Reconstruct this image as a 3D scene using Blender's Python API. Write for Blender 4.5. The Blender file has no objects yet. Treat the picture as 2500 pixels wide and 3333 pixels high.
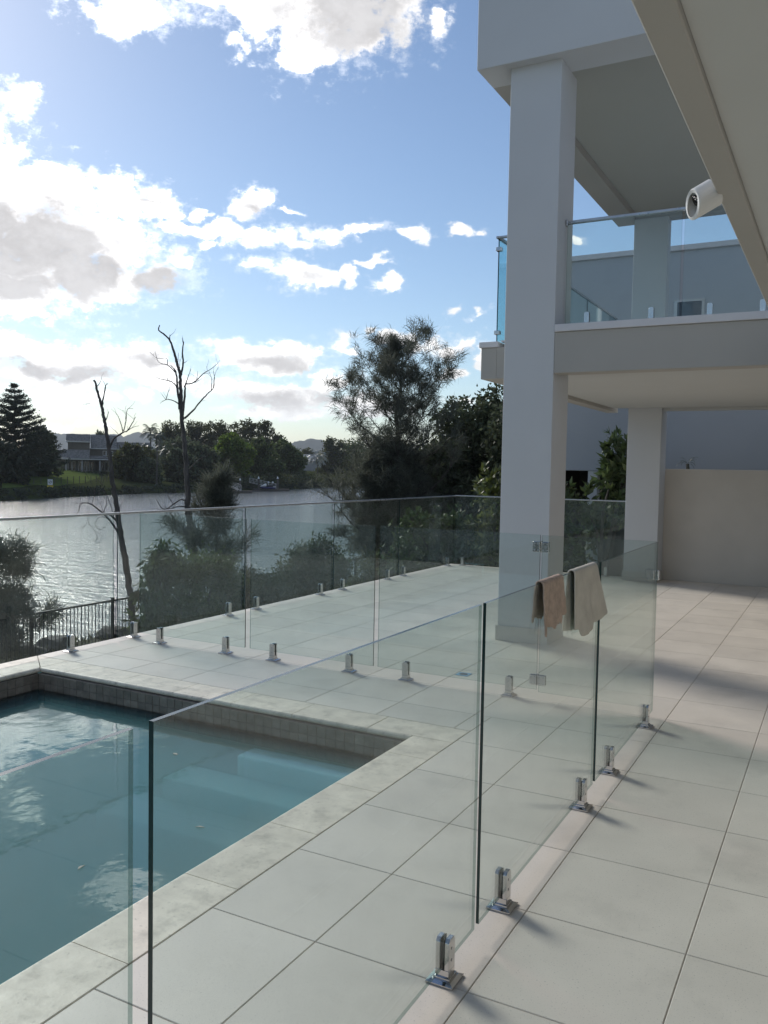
import bpy, bmesh, math, random
import numpy as np
from mathutils import Vector, Matrix

random.seed(7)
sc = bpy.context.scene
COL = sc.collection
R = math.radians

# ------------------------------------------------------------------ camera
cam_d = bpy.data.cameras.new("camera")
cam = bpy.data.objects.new("camera", cam_d)
COL.objects.link(cam)
cam_d.sensor_fit = 'AUTO'
cam_d.sensor_width = 36.0
cam_d.lens = 29.917
cam_d.clip_start = 0.05
cam_d.clip_end = 12000
right = Vector((0.879996, 0.474650, 0.017731))
down = Vector((0.040070, -0.036988, -0.998512))
fwd = Vector((-0.473288, 0.879397, -0.051568))
m = Matrix((right, -down, -fwd)).transposed().to_4x4()
m.translation = Vector((0, 0, 1.732))
cam.matrix_world = m
sc.camera = cam

# ------------------------------------------------------------------ world, sun, exposure
SUN_AZ, SUN_EL = 63.0, 29.0            # degrees left of +Y, degrees up
sun_vec = Vector((-math.sin(R(SUN_AZ)) * math.cos(R(SUN_EL)), math.cos(R(SUN_AZ)) * math.cos(R(SUN_EL)), math.sin(R(SUN_EL))))
sun_d = bpy.data.lights.new("sun", 'SUN')
sun_d.energy = 1.6
sun_d.angle = R(16)
sun_d.color = (1.0, 0.95, 0.88)
sun = bpy.data.objects.new("sun", sun_d)
COL.objects.link(sun)
sun.rotation_euler = sun_vec.to_track_quat('Z', 'Y').to_euler()

sc.view_settings.view_transform = 'Standard'
sc.view_settings.look = 'None'
sc.view_settings.gamma = 1.0
sc.view_settings.use_curve_mapping = False
sc.view_settings.exposure = 0.88
sc.render.engine = 'CYCLES'
sc.cycles.use_denoising = True
sc.cycles.max_bounces = 10
sc.cycles.diffuse_bounces = 5
sc.cycles.glossy_bounces = 4
sc.cycles.transmission_bounces = 6
sc.cycles.transparent_max_bounces = 40
sc.cycles.caustics_reflective = False
sc.cycles.caustics_refractive = False
sc.cycles.sample_clamp_indirect = 6.0

CLOUD_WHITE = [(32.8, 28.18, 6.44, 3.98, 1), (36.97, 27.69, 4.14, 2.16, 1), (27.95, 27.86, 2.72, 2.87, 1), (33.96, 25.55, 2.55, 1.56, 1), (30.35, 26.65, 3.18, 1.77, 1), (38.72, 25.22, 1.0, 0.62, 0.5), (44.47, 26.46, 3.35, 1.36, 0.75), (24.74, 26.46, 0.85, 1.54, 0.6), (41.07, 27.77, 3.16, 1.46, 1), (32.88, 32.71, 12.37, 4.1, 1), (52.1, 21.02, 1.58, 1.19, 1), (53.52, 16.04, 4.01, 3.77, 1), (50.97, 15.1, 4.04, 2.98, 1), (54.05, 11.86, 5.24, 3.27, 1), (48.31, 15.93, 2.3, 1.88, 1), (45.5, 16.23, 2.74, 2.12, 1), (43.44, 16.16, 1.86, 1.72, 1), (47.22, 13.11, 4.81, 3.04, 1), (42.99, 12.08, 2.88, 1.63, 1), (45.83, 11.58, 5.17, 1.72, 1), (50.99, 11.13, 4.32, 1.67, 1), (41.2, 12.9, 1.29, 0.73, 1), (50.99, 9.3, 1.97, 0.49, 0.9), (50.98, 13.26, 7.82, 4.49, 1.15), (53.54, 14.0, 6.52, 4.88, 1.15), (41.56, 14.82, 1.89, 0.6, 1), (39.21, 14.71, 2.51, 0.67, 1), (36.82, 14.29, 2.85, 0.67, 1), (34.4, 14.26, 2.58, 0.62, 1), (31.97, 14.86, 2.29, 0.68, 1), (29.52, 14.99, 1.96, 0.48, 1), (26.91, 15.03, 1.47, 0.51, 1), (39.79, 13.75, 0.94, 0.42, 1), (37.29, 16.35, 1.61, 1.1, 1), (36.24, 16.68, 0.84, 0.66, 1), (40.84, 15.84, 0.79, 0.52, 1), (34.72, 15.93, 0.85, 0.3, 1), (36.5, 12.75, 1.57, 0.54, 1), (34.38, 12.5, 2.89, 0.92, 1), (32.39, 12.33, 1.59, 0.69, 1), (30.24, 12.25, 0.77, 0.84, 1), (28.08, 11.8, 1.05, 0.67, 1), (28.56, 13.15, 0.98, 0.26, 0.6), (23.09, 15.31, 1.16, 0.42, 1), (15.48, 15.41, 0.79, 0.3, 1), (23.59, 10.67, 0.67, 0.29, 0.6), (21.76, 10.37, 0.67, 0.26, 0.6), (51.79, 6.4, 4.03, 1.33, 1), (47.77, 6.65, 3.43, 1.37, 1), (49.68, 5.34, 4.69, 0.91, 1), (44.98, 6.52, 3.26, 1.39, 1), (42.97, 6.32, 2.17, 1.23, 1), (41.51, 5.74, 2.79, 0.95, 1), (36.75, 7.32, 3.48, 1.1, 1), (38.56, 7.7, 2.15, 0.89, 1), (34.31, 7.56, 2.08, 1.26, 1), (35.83, 6.61, 2.58, 0.9, 1), (31.81, 8.59, 1.23, 0.96, 1), (31.1, 8.18, 0.8, 0.57, 1), (29.88, 9.32, 0.74, 0.39, 1), (39.13, 5.29, 1.91, 0.9, 1), (36.72, 5.01, 2.88, 0.97, 1), (33.97, 4.85, 3.52, 0.97, 1), (31.83, 5.81, 1.97, 0.97, 1), (31.04, 4.3, 2.94, 0.92, 1), (35.49, 3.98, 5.03, 0.67, 1), (28.71, 4.04, 3.87, 0.68, 1), (32.76, 6.4, 1.29, 0.45, 1), (26.32, 8.63, 1.36, 0.72, 1), (24.47, 8.5, 1.78, 0.96, 1), (22.94, 8.66, 1.77, 0.89, 1), (21.84, 7.47, 0.98, 1.26, 1), (24.12, 6.7, 0.86, 0.66, 1), (22.99, 4.37, 1.35, 0.46, 1), (27.87, 8.85, 1.36, 0.6, 1), (44.4, 4.44, 1.32, 0.44, 1), (43.54, 4.89, 0.75, 0.5, 1), (49.41, 4.22, 4.18, 0.43, 0.75), (49.14, 2.1, 3.39, 0.4, 0.7), (47.22, 4.43, 1.53, 0.43, 0.7)]
CLOUD_GREY = [(30.97, 27.56, 5.72, 2.66, 1), (50.72, 13.29, 4.98, 2.65, 1), (53.28, 14.03, 3.02, 1.93, 1), (47.77, 11.7, 3.83, 1.51, 1), (43.14, 11.78, 2.59, 1.27, 1), (51.51, 11.07, 3.38, 1.21, 1), (43.58, 16.55, 1.03, 0.53, 0.6), (47.22, 14.73, 1.1, 0.53, 0.5), (36.78, 15.99, 0.9, 0.61, 0.55), (51.53, 5.8, 3.4, 0.78, 0.8), (48.32, 5.7, 3.28, 0.69, 0.8), (44.12, 6.62, 1.72, 0.58, 0.5), (35.22, 6.87, 2.74, 0.84, 0.8), (35.81, 4.74, 3.35, 0.55, 0.55), (31.66, 4.96, 2.47, 0.55, 0.55), (34.37, 12.26, 1.83, 0.46, 0.3), (23.69, 8.21, 1.84, 0.66, 0.5)]
DEAD_A = [([(0.017, 0.017, 0.002), (0.009, 0.009, 0.261), (-0.016, -0.016, 0.593), (-0.034, -0.034, 0.815), (-0.079, -0.078, 1.257), (-0.129, -0.128, 1.769), (-0.187, -0.185, 2.243), (-0.218, -0.216, 2.622), (-0.236, -0.234, 2.75), (-0.28, -0.277, 3.103), (-0.312, -0.31, 3.423), (-0.334, -0.331, 3.742), (-0.356, -0.353, 4.028), (-0.378, -0.375, 4.282), (-0.406, -0.403, 4.535), (-0.432, -0.428, 4.724), (-0.454, -0.45, 4.913), (-0.492, -0.488, 5.1), (-0.529, -0.524, 5.288), (-0.55, -0.545, 5.444), (-0.578, -0.573, 5.498)], 0.085, 0.02), ([(-0.454, -0.45, 4.96), (-0.369, -0.488, 5.161), (-0.265, -0.526, 5.39), (-0.223, -0.504, 5.412)], 0.0186, 0.0064), ([(-0.546, -0.541, 5.428), (-0.506, -0.524, 5.381), (-0.447, -0.489, 5.493)], 0.0136, 0.0048), ([(-0.41, -0.407, 4.614), (-0.407, -0.36, 4.712), (-0.412, -0.309, 4.843)], 0.0136, 0.0048), ([(-0.436, -0.432, 4.756), (-0.457, -0.447, 4.803), (-0.464, -0.456, 4.77)], 0.0124, 0.0064), ([(-0.352, -0.349, 4.029), (-0.209, -0.348, 4.251), (-0.015, -0.283, 4.396), (0.074, -0.244, 4.429), (0.229, -0.228, 4.634), (0.291, -0.226, 4.727)], 0.0248, 0.0048), ([(-0.151, -0.149, 4.403), (-0.166, -0.178, 4.545), (-0.2, -0.23, 4.733), (-0.229, -0.266, 4.795)], 0.0124, 0.0032), ([(-0.14, -0.139, 4.435), (-0.104, -0.11, 4.644), (-0.079, -0.092, 4.9), (0.009, -0.007, 4.92)], 0.0124, 0.0032), ([(-0.085, -0.085, 4.437), (0.038, -0.034, 4.519), (0.155, 0.022, 4.553)], 0.0087, 0.0032), ([(-0.107, -0.107, 4.644), (-0.156, -0.081, 4.87)], 0.0062, 0.0024), ([(-0.216, -0.214, 4.352), (-0.237, -0.3, 4.444)], 0.0062, 0.0032), ([(-0.246, -0.244, 2.493), (-0.33, -0.356, 2.623), (-0.426, -0.474, 2.671), (-0.517, -0.595, 2.8), (-0.611, -0.713, 2.879), (-0.698, -0.816, 2.847), (-0.731, -0.846, 2.689), (-0.769, -0.892, 2.626)], 0.0248, 0.0056), ([(-0.603, -0.598, 2.828), (-0.564, -0.552, 3.132), (-0.653, -0.634, 3.385)], 0.0074, 0.0032), ([(-0.431, -0.427, 2.66), (-0.373, -0.398, 2.943), (-0.422, -0.478, 3.262), (-0.519, -0.594, 3.451)], 0.0087, 0.0032), ([(-0.279, -0.277, 2.557), (-0.352, -0.313, 2.845), (-0.422, -0.353, 3.068)], 0.0087, 0.0032), ([(-0.225, -0.223, 2.654), (-0.196, -0.101, 2.909), (-0.128, 0.006, 2.974)], 0.0074, 0.0032), ([(-0.431, -0.427, 2.66), (-0.539, -0.409, 2.841), (-0.619, -0.417, 2.935)], 0.0074, 0.0032), ([(-0.453, -0.449, 3.261), (-0.383, -0.432, 3.422)], 0.005, 0.0024), ([(-0.56, -0.555, 3.132), (-0.637, -0.608, 3.194)], 0.005, 0.0024), ([(-0.204, -0.202, 2.207), (-0.287, -0.242, 2.332), (-0.419, -0.306, 2.529), (-0.545, -0.377, 2.672)], 0.0248, 0.0144), ([(-0.363, -0.36, 2.534), (-0.458, -0.505, 2.572), (-0.513, -0.594, 2.43), (-0.441, -0.522, 2.304), (-0.365, -0.405, 2.391)], 0.0087, 0.0032), ([(-0.63, -0.624, 2.713), (-0.561, -0.734, 2.47), (-0.435, -0.713, 2.332), (-0.304, -0.72, 2.162), (-0.206, -0.742, 2.009)], 0.0074, 0.0024), ([(-0.521, -0.516, 2.137), (-0.599, -0.514, 2.024)], 0.0037, 0.0024), ([(-0.702, -0.696, 2.713), (-0.633, -0.69, 2.501), (-0.667, -0.774, 2.324)], 0.005, 0.0024)]
DEAD_B = [([(0.136, 0.119, 1.421), (0.104, 0.091, 1.712), (0.057, 0.05, 1.961), (0.025, 0.022, 2.375), (-0.012, -0.011, 2.746), (-0.009, -0.008, 2.599), (-0.016, -0.014, 2.819), (-0.026, -0.023, 3.33), (-0.047, -0.041, 3.877), (-0.07, -0.061, 4.24), (-0.098, -0.086, 4.602), (-0.14, -0.122, 5.071), (-0.149, -0.131, 5.503), (-0.161, -0.141, 5.791), (-0.17, -0.149, 6.042), (-0.21, -0.184, 6.22), (-0.251, -0.22, 6.433), (-0.305, -0.267, 6.68), (-0.358, -0.314, 6.855), (-0.45, -0.394, 6.974), (-0.55, -0.482, 7.073), (-0.535, -0.469, 7.199)], 0.1, 0.012), ([(-0.113, -0.099, 4.927), (-0.101, -0.088, 5.325), (-0.076, -0.066, 5.651), (-0.071, -0.062, 5.796), (0.03, 0.026, 5.819), (0.136, 0.12, 5.915), (0.243, 0.213, 6.065), (0.376, 0.33, 6.181), (0.51, 0.447, 6.334)], 0.031, 0.0048), ([(-0.175, -0.153, 5.178), (-0.208, -0.183, 5.645), (-0.236, -0.207, 6.039), (-0.276, -0.242, 6.162)], 0.031, 0.016), ([(-0.151, -0.133, 6.008), (-0.082, -0.144, 6.291), (-0.049, -0.195, 6.605), (-0.007, -0.207, 6.797)], 0.0279, 0.012), ([(-0.358, -0.314, 6.837), (-0.388, -0.266, 6.989)], 0.0124, 0.008), ([(-0.25, -0.219, 6.074), (-0.323, -0.269, 6.161), (-0.41, -0.33, 6.247), (-0.58, -0.456, 6.312), (-0.661, -0.499, 6.596)], 0.0155, 0.004), ([(-0.395, -0.346, 6.245), (-0.406, -0.362, 6.404), (-0.574, -0.514, 6.394), (-0.7, -0.633, 6.545)], 0.0099, 0.0032), ([(-0.208, -0.183, 5.681), (-0.32, -0.217, 5.825), (-0.451, -0.283, 5.877), (-0.648, -0.381, 5.927), (-0.849, -0.474, 6.033)], 0.0186, 0.004), ([(-0.394, -0.345, 5.869), (-0.341, -0.378, 5.989)], 0.0062, 0.0032), ([(-0.066, -0.057, 5.796), (-0.05, 0.009, 5.982), (-0.026, 0.088, 6.189)], 0.0155, 0.004), ([(0.136, 0.12, 5.915), (0.167, 0.11, 6.129)], 0.0074, 0.0032), ([(0.057, 0.05, 5.839), (0.202, 0.099, 5.857)], 0.0074, 0.0032), ([(-0.086, -0.075, 4.964), (0.031, 0.085, 5.154), (0.135, 0.236, 5.381), (0.241, 0.387, 5.591), (0.327, 0.507, 5.746), (0.335, 0.551, 5.951), (0.29, 0.546, 6.172)], 0.0248, 0.0048), ([(0.392, 0.344, 5.689), (0.338, 0.434, 5.939), (0.223, 0.458, 6.165)], 0.0112, 0.004), ([(0.433, 0.379, 5.731), (0.489, 0.336, 5.961), (0.564, 0.328, 6.138)], 0.0093, 0.0032), ([(-0.186, -0.163, 5.303), (-0.301, -0.236, 5.39), (-0.447, -0.336, 5.404), (-0.564, -0.416, 5.31)], 0.0174, 0.0032), ([(-0.419, -0.367, 5.401), (-0.333, -0.358, 5.633), (-0.287, -0.358, 5.775)], 0.0087, 0.0032), ([(-0.419, -0.367, 5.401), (-0.51, -0.398, 5.526)], 0.0062, 0.0032), ([(-0.21, -0.184, 6.22), (-0.247, -0.12, 6.552)], 0.0087, 0.004), ([(-0.176, -0.154, 6.114), (-0.118, -0.211, 6.392)], 0.0087, 0.004), ([(0.323, 0.283, 6.142), (0.286, 0.298, 6.254)], 0.005, 0.0032), ([(0.243, 0.213, 6.065), (0.335, 0.324, 6.092)], 0.005, 0.0032), ([(-0.032, -0.028, 2.928), (-0.163, -0.106, 2.962), (-0.319, -0.198, 2.85), (-0.477, -0.286, 2.719), (-0.568, -0.345, 2.754), (-0.628, -0.385, 2.881), (-0.706, -0.431, 3.025)], 0.0217, 0.0048), ([(-0.277, -0.243, 2.853), (-0.448, -0.269, 3.103), (-0.311, -0.155, 3.123)], 0.0099, 0.0032), ([(-0.026, -0.023, 2.8), (-0.187, -0.185, 2.799), (-0.335, -0.336, 2.744), (-0.435, -0.436, 2.816)], 0.0155, 0.0048), ([(-0.027, -0.024, 3.659), (0.087, 0.196, 3.918), (0.228, 0.417, 4.071)], 0.0155, 0.004), ([(-0.025, -0.022, 3.695), (-0.276, -0.094, 3.873)], 0.0093, 0.004), ([(0.089, 0.078, 1.692), (-0.003, -0.003, 2.044), (-0.071, -0.062, 2.271)], 0.09, 0.06), ([(-0.251, -0.22, 2.853), (-0.256, -0.37, 2.603), (-0.308, -0.519, 2.462)], 0.0099, 0.0032), ([(-0.41, -0.359, 2.724), (-0.552, -0.414, 2.775)], 0.0062, 0.0032), ([(-0.367, -0.321, 2.743), (-0.41, -0.39, 2.539), (-0.498, -0.47, 2.62)], 0.0087, 0.0032), ([(-0.396, -0.347, 2.62), (-0.511, -0.455, 2.373), (-0.418, -0.379, 2.169), (-0.386, -0.355, 2.005)], 0.0087, 0.0024), ([(-0.44, -0.386, 2.291), (-0.505, -0.518, 2.213)], 0.005, 0.0024)]


world = bpy.data.worlds.new("World")
sc.world = world
world.use_nodes = True
world.cycles.sampling_method = 'MANUAL'
world.cycles.sample_map_resolution = 512


def build_world():
    nt = world.node_tree
    N = nt.nodes
    L = nt.links.new

    def math_(op, a, b=None, c=None, clamp=False):
        n = N.new('ShaderNodeMath')
        n.operation = op
        n.use_clamp = clamp
        for i, v in enumerate((a, b, c)):
            if v is None:
                continue
            if isinstance(v, (int, float)):
                n.inputs[i].default_value = v
            else:
                L(v, n.inputs[i])
        return n.outputs[0]

    def smooth(v, lo, hi):
        n = N.new('ShaderNodeMapRange')
        n.interpolation_type = 'SMOOTHSTEP'
        L(v, n.inputs['Value'])
        n.inputs['From Min'].default_value = lo
        n.inputs['From Max'].default_value = hi
        return n.outputs[0]

    def noise(vec, scale, detail, rough):
        n = N.new('ShaderNodeTexNoise')
        n.noise_dimensions = '3D'
        L(vec, n.inputs['Vector'])
        n.inputs['Scale'].default_value = scale
        n.inputs['Detail'].default_value = detail
        n.inputs['Roughness'].default_value = rough
        return n.outputs['Fac']

    def mix(fac, a, b):
        n = N.new('ShaderNodeMix')
        n.data_type = 'RGBA'
        L(fac, n.inputs[0])
        for i, v in ((6, a), (7, b)):
            if isinstance(v, tuple):
                n.inputs[i].default_value = (*v, 1)
            else:
                L(v, n.inputs[i])
        return n.outputs[2]

    sky = N.new('ShaderNodeTexSky')
    sky.sky_type = 'NISHITA'
    sky.sun_disc = False
    sky.sun_elevation = R(SUN_EL)
    sky.sun_rotation = R(-SUN_AZ)
    sky.air_density = 1.0
    sky.dust_density = 0.28
    sky.ozone_density = 3.0
    tc = N.new('ShaderNodeTexCoord')
    d = tc.outputs['Generated']
    sep = N.new('ShaderNodeSeparateXYZ')
    L(d, sep.inputs[0])
    az = math_('MULTIPLY', math_('ARCTAN2', math_('MULTIPLY', sep.outputs[0], -1.0), sep.outputs[1]), 57.29578)
    el = math_('MULTIPLY', math_('ARCSINE', sep.outputs[2]), 57.29578)
    cmb = N.new('ShaderNodeCombineXYZ')
    L(az, cmb.inputs[0])
    L(el, cmb.inputs[1])
    p = cmb.outputs[0]
    big = N.new('ShaderNodeVectorMath')
    big.operation = 'MULTIPLY'
    L(p, big.inputs[0])
    big.inputs[1].default_value = (0.3, 0.42, 1)
    n_edge = noise(big.outputs[0], 1.0, 10, 0.66)
    n_mid = noise(big.outputs[0], 0.45, 5, 0.55)
    # ragged outlines: the cloud field is warped by two scales of noise
    for sc_w, amp_w in ((0.30, 2.6), (1.1, 0.9)):
        wn = N.new('ShaderNodeTexNoise')
        L(big.outputs[0], wn.inputs['Vector'])
        wn.inputs['Scale'].default_value = sc_w * 2
        wn.inputs['Detail'].default_value = 3
        wv = N.new('ShaderNodeVectorMath')
        wv.operation = 'MULTIPLY_ADD'
        L(wn.outputs['Color'], wv.inputs[0])
        wv.inputs[1].default_value = (amp_w * 2, amp_w * 1.3, 0)
        wv.inputs[2].default_value = (-amp_w, -amp_w * .65, 0)
        pa = N.new('ShaderNodeVectorMath')
        L(p, pa.inputs[0])
        L(wv.outputs[0], pa.inputs[1])
        p = pa.outputs[0]

    def field(blobs):
        run = None
        for (a, e, sa, se, amp) in blobs:
            v = N.new('ShaderNodeVectorMath')
            v.operation = 'MULTIPLY_ADD'
            L(p, v.inputs[0])
            v.inputs[1].default_value = (1 / sa, 1 / se, 0)
            v.inputs[2].default_value = (-a / sa, -e / se, 0)
            ln = N.new('ShaderNodeVectorMath')
            ln.operation = 'LENGTH'
            L(v.outputs[0], ln.inputs[0])
            val = math_('MULTIPLY_ADD', ln.outputs['Value'], -amp, amp)
            run = val if run is None else math_('MAXIMUM', run, val)
        return run

    n_fine = noise(big.outputs[0], 3.2, 8, 0.7)
    vis = field(CLOUD_WHITE)
    # everywhere else the same kind of broken cumulus goes on
    o1 = math_('MULTIPLY', smooth(az, 56.0, 66.0), 1.0)
    o2 = math_('SUBTRACT', 1.0, smooth(az, -4.0, 4.0))
    o3 = smooth(el, 29.0, 36.0)
    m_out = math_('MAXIMUM', math_('MAXIMUM', o1, o2), o3)
    n_cov = noise(d, 2.6, 4, 0.5)
    v_out = math_('MULTIPLY_ADD', n_cov, 5.0, -2.75)
    v_out = math_('ADD', v_out, math_('MULTIPLY_ADD', m_out, 3.0, -3.0))
    v = math_('MAXIMUM', vis, v_out)
    e = math_('ADD', v, math_('MULTIPLY_ADD', n_edge, 1.9, -0.86))
    e = math_('ADD', e, math_('MULTIPLY_ADD', n_fine, 1.5, -0.77))
    soft = math_('MULTIPLY_ADD', n_mid, 1.9, -0.30)
    n = N.new('ShaderNodeMapRange')
    n.interpolation_type = 'SMOOTHSTEP'
    L(e, n.inputs['Value'])
    n.inputs['From Min'].default_value = -0.06
    L(math_('MAXIMUM', soft, 0.5), n.inputs['From Max'])
    alpha = math_('MULTIPLY', math_('POWER', n.outputs[0], 2.3), smooth(el, 0.2, 2.2))
    fr = math_('ADD', math_('ADD', v, 0.30), math_('MULTIPLY_ADD', n_fine, 3.0, -1.6))
    fringe = math_('MULTIPLY', math_('MULTIPLY', smooth(fr, 0.0, 0.8), 0.20), smooth(el, 0.2, 2.2))
    alpha = math_('MAXIMUM', alpha, fringe)
    alpha = math_('MULTIPLY', alpha, math_('MULTIPLY_ADD', n_fine, 0.5, 0.78), clamp=True)
    g = math_('ADD', field(CLOUD_GREY), math_('MULTIPLY_ADD', n_edge, 1.5, -0.75))
    g_out = math_('ADD', math_('MULTIPLY_ADD', v_out, 0.8, -0.25), math_('MULTIPLY_ADD', n_edge, 0.8, -0.4))
    g = math_('ADD', g, math_('MULTIPLY_ADD', n_fine, 0.7, -0.35))
    grey = smooth(math_('MAXIMUM', g, g_out), -0.30, 0.62)
    # backlit cumulus: bright rims, grey thick middles
    wh = mix(smooth(n_edge, 0.38, 0.62), (11.4, 11.2, 11.0), (7.6, 7.7, 7.8))
    gr = mix(smooth(n_edge, 0.35, 0.65), (4.5, 4.4, 4.5), (6.4, 6.3, 6.4))
    ccol = mix(math_('MULTIPLY', grey, 0.9), wh, gr)
    # thin bright cloud scatters the hidden sun forward
    dt = N.new('ShaderNodeVectorMath')
    dt.operation = 'DOT_PRODUCT'
    L(d, dt.inputs[0])
    dt.inputs[1].default_value = tuple(sun_vec)
    ang = math_('MULTIPLY', math_('ARCCOSINE', math_('MINIMUM', dt.outputs['Value'], 0.99999)), 57.29578)
    fw = math_('MULTIPLY_ADD', math_('EXPONENT', math_('MULTIPLY', math_('POWER', math_('MULTIPLY', ang, 1 / 24.0), 2.0), -1.0)), 3.2, 1.0)
    fw = math_('MULTIPLY_ADD', math_('SUBTRACT', fw, 1.0), math_('SUBTRACT', 1.0, math_('MULTIPLY', grey, 0.95)), 1.0)
    sc_c = N.new('ShaderNodeVectorMath')
    sc_c.operation = 'SCALE'
    L(ccol, sc_c.inputs[0])
    L(fw, sc_c.inputs['Scale'])
    ccol = sc_c.outputs[0]
    col = mix(alpha, sky.outputs[0], ccol)
    bg = N['Background']
    L(col, bg.inputs[0])
    bg.inputs[1].default_value = 0.064


build_world()


# ------------------------------------------------------------------ helpers
class MB:
    """collects boxes, prisms and tubes in world coordinates, links them as ONE mesh object"""

    def __init__(self):
        self.v, self.f = [], []

    def add(self, vs, fs):
        o = len(self.v)
        self.v += [tuple(x) for x in vs]
        self.f += [tuple(i + o for i in f) for f in fs]
        return self

    def box(self, x0, x1, y0, y1, z0, z1):
        vs = [(x, y, z) for z in (z0, z1) for y in (y0, y1) for x in (x0, x1)]
        return self.add(vs, [(0, 2, 3, 1), (4, 5, 7, 6), (0, 1, 5, 4), (2, 6, 7, 3), (0, 4, 6, 2), (1, 3, 7, 5)])

    def obox(self, c, ux, uy, uz, hx, hy, hz):
        c, ux, uy, uz = Vector(c), Vector(ux), Vector(uy), Vector(uz)
        vs = [c + ux * (sx * hx) + uy * (sy * hy) + uz * (sz * hz) for sz in (-1, 1) for sy in (-1, 1) for sx in (-1, 1)]
        return self.add(vs, [(0, 2, 3, 1), (4, 5, 7, 6), (0, 1, 5, 4), (2, 6, 7, 3), (0, 4, 6, 2), (1, 3, 7, 5)])

    def prism(self, poly, a, b, axis='y'):
        """poly: 2D loop; extruded from a to b along axis"""
        n = len(poly)

        def pt(q, t):
            if axis == 'y':
                return (q[0], t, q[1])
            if axis == 'x':
                return (t, q[0], q[1])
            return (q[0], q[1], t)
        vs = [pt(q, a) for q in poly] + [pt(q, b) for q in poly]
        fs = [tuple(range(n))[::-1], tuple(range(n, 2 * n))]
        fs += [(i, (i + 1) % n, n + (i + 1) % n, n + i) for i in range(n)]
        return self.add(vs, fs)

    def tube(self, pts, rad, n=6, cap=True):
        pts = [Vector(q) for q in pts]
        if isinstance(rad, (int, float)):
            rad = [rad] * len(pts)
        o = len(self.v)
        ref = None
        for i, q in enumerate(pts):
            t = (pts[min(i + 1, len(pts) - 1)] - pts[max(i - 1, 0)])
            if t.length < 1e-9:
                t = Vector((0, 0, 1))
            t.normalize()
            if ref is None:
                ref = t.orthogonal().normalized()
            ref = (ref - t * ref.dot(t))
            if ref.length < 1e-6:
                ref = t.orthogonal()
            ref.normalize()
            b = t.cross(ref)
            for k in range(n):
                a = 2 * math.pi * k / n
                self.v.append(tuple(q + (ref * math.cos(a) + b * math.sin(a)) * rad[i]))
        for i in range(len(pts) - 1):
            for k in range(n):
                k2 = (k + 1) % n
                self.f.append((o + i * n + k, o + i * n + k2, o + (i + 1) * n + k2, o + (i + 1) * n + k))
        if cap:
            self.f.append(tuple(o + k for k in range(n))[::-1])
            e = o + (len(pts) - 1) * n
            self.f.append(tuple(e + k for k in range(n)))
        return self

    def cyl(self, x, y, z0, z1, r, n=16):
        return self.tube([(x, y, z0), (x, y, z1)], r, n)

    def build(self, name, material, parent=None, smooth=False, bevel=0.0, seg=1, local=None, mats=None):
        me = bpy.data.meshes.new(name)
        off = Vector((0, 0, 0))
        if parent is not None:
            off = world_loc(parent)
        if local is not None:
            off = Vector(local)
        me.from_pydata([tuple(Vector(q) - off) for q in self.v], [], self.f)
        bm = bmesh.new()
        bm.from_mesh(me)
        bmesh.ops.recalc_face_normals(bm, faces=bm.faces)
        if bevel > 0:
            bmesh.ops.bevel(bm, geom=list(bm.edges), offset=bevel, segments=seg, affect='EDGES', profile=0.5, clamp_overlap=True)
        bm.to_mesh(me)
        bm.free()
        for mm in ([material] if mats is None else mats):
            me.materials.append(mm)
        if smooth:
            for q in me.polygons:
                q.use_smooth = True
        ob = bpy.data.objects.new(name, me)
        COL.objects.link(ob)
        if parent is not None:
            ob.parent = parent
        if local is not None:
            ob.location = Vector(local) - (world_loc(parent) if parent is not None else Vector((0, 0, 0)))
        return ob


def world_loc(o):
    v = Vector(o.location)
    while o.parent is not None:
        o = o.parent
        v += o.location
    return v


def tag(o, label=None, cat=None, group=None, kind=None):
    if label:
        o['label'] = label
    if cat:
        o['category'] = cat
    if group:
        o['group'] = group
    if kind:
        o['kind'] = kind
    return o


def thing(name, label, cat, loc=(0, 0, 0), group=None, kind=None):
    o = bpy.data.objects.new(name, None)
    o.empty_display_size = 0.2
    o.location = loc
    COL.objects.link(o)
    return tag(o, label, cat, group, kind)


def inst(src, name, loc, parent=None, rotz=0.0):
    c = src.copy()
    c.name = name
    COL.objects.link(c)
    c.parent = parent
    c.location = Vector(loc) - (world_loc(parent) if parent is not None else Vector((0, 0, 0)))
    c.rotation_euler = (0, 0, rotz)
    return c


def fast_mesh(name, V, F, material, parent=None, smooth=False):
    """V (n,3) world coords, F (m,k) indices"""
    V = np.asarray(V, np.float32)
    F = np.asarray(F, np.int32)
    off = np.array(world_loc(parent) if parent is not None else (0, 0, 0), np.float32)
    V = V - off
    me = bpy.data.meshes.new(name)
    me.vertices.add(len(V))
    me.vertices.foreach_set('co', V.ravel())
    k = F.shape[1]
    me.loops.add(F.size)
    me.loops.foreach_set('vertex_index', F.ravel())
    me.polygons.add(len(F))
    me.polygons.foreach_set('loop_start', np.arange(0, F.size, k, dtype=np.int32))
    me.polygons.foreach_set('loop_total', np.full(len(F), k, np.int32))
    if smooth:
        me.polygons.foreach_set('use_smooth', np.ones(len(F), bool))
    me.materials.append(material)
    me.update(calc_edges=True)
    ob = bpy.data.objects.new(name, me)
    COL.objects.link(ob)
    if parent is not None:
        ob.parent = parent
    return ob


def unit(a):
    return a / (np.linalg.norm(a, axis=-1, keepdims=True) + 1e-9)


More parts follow.
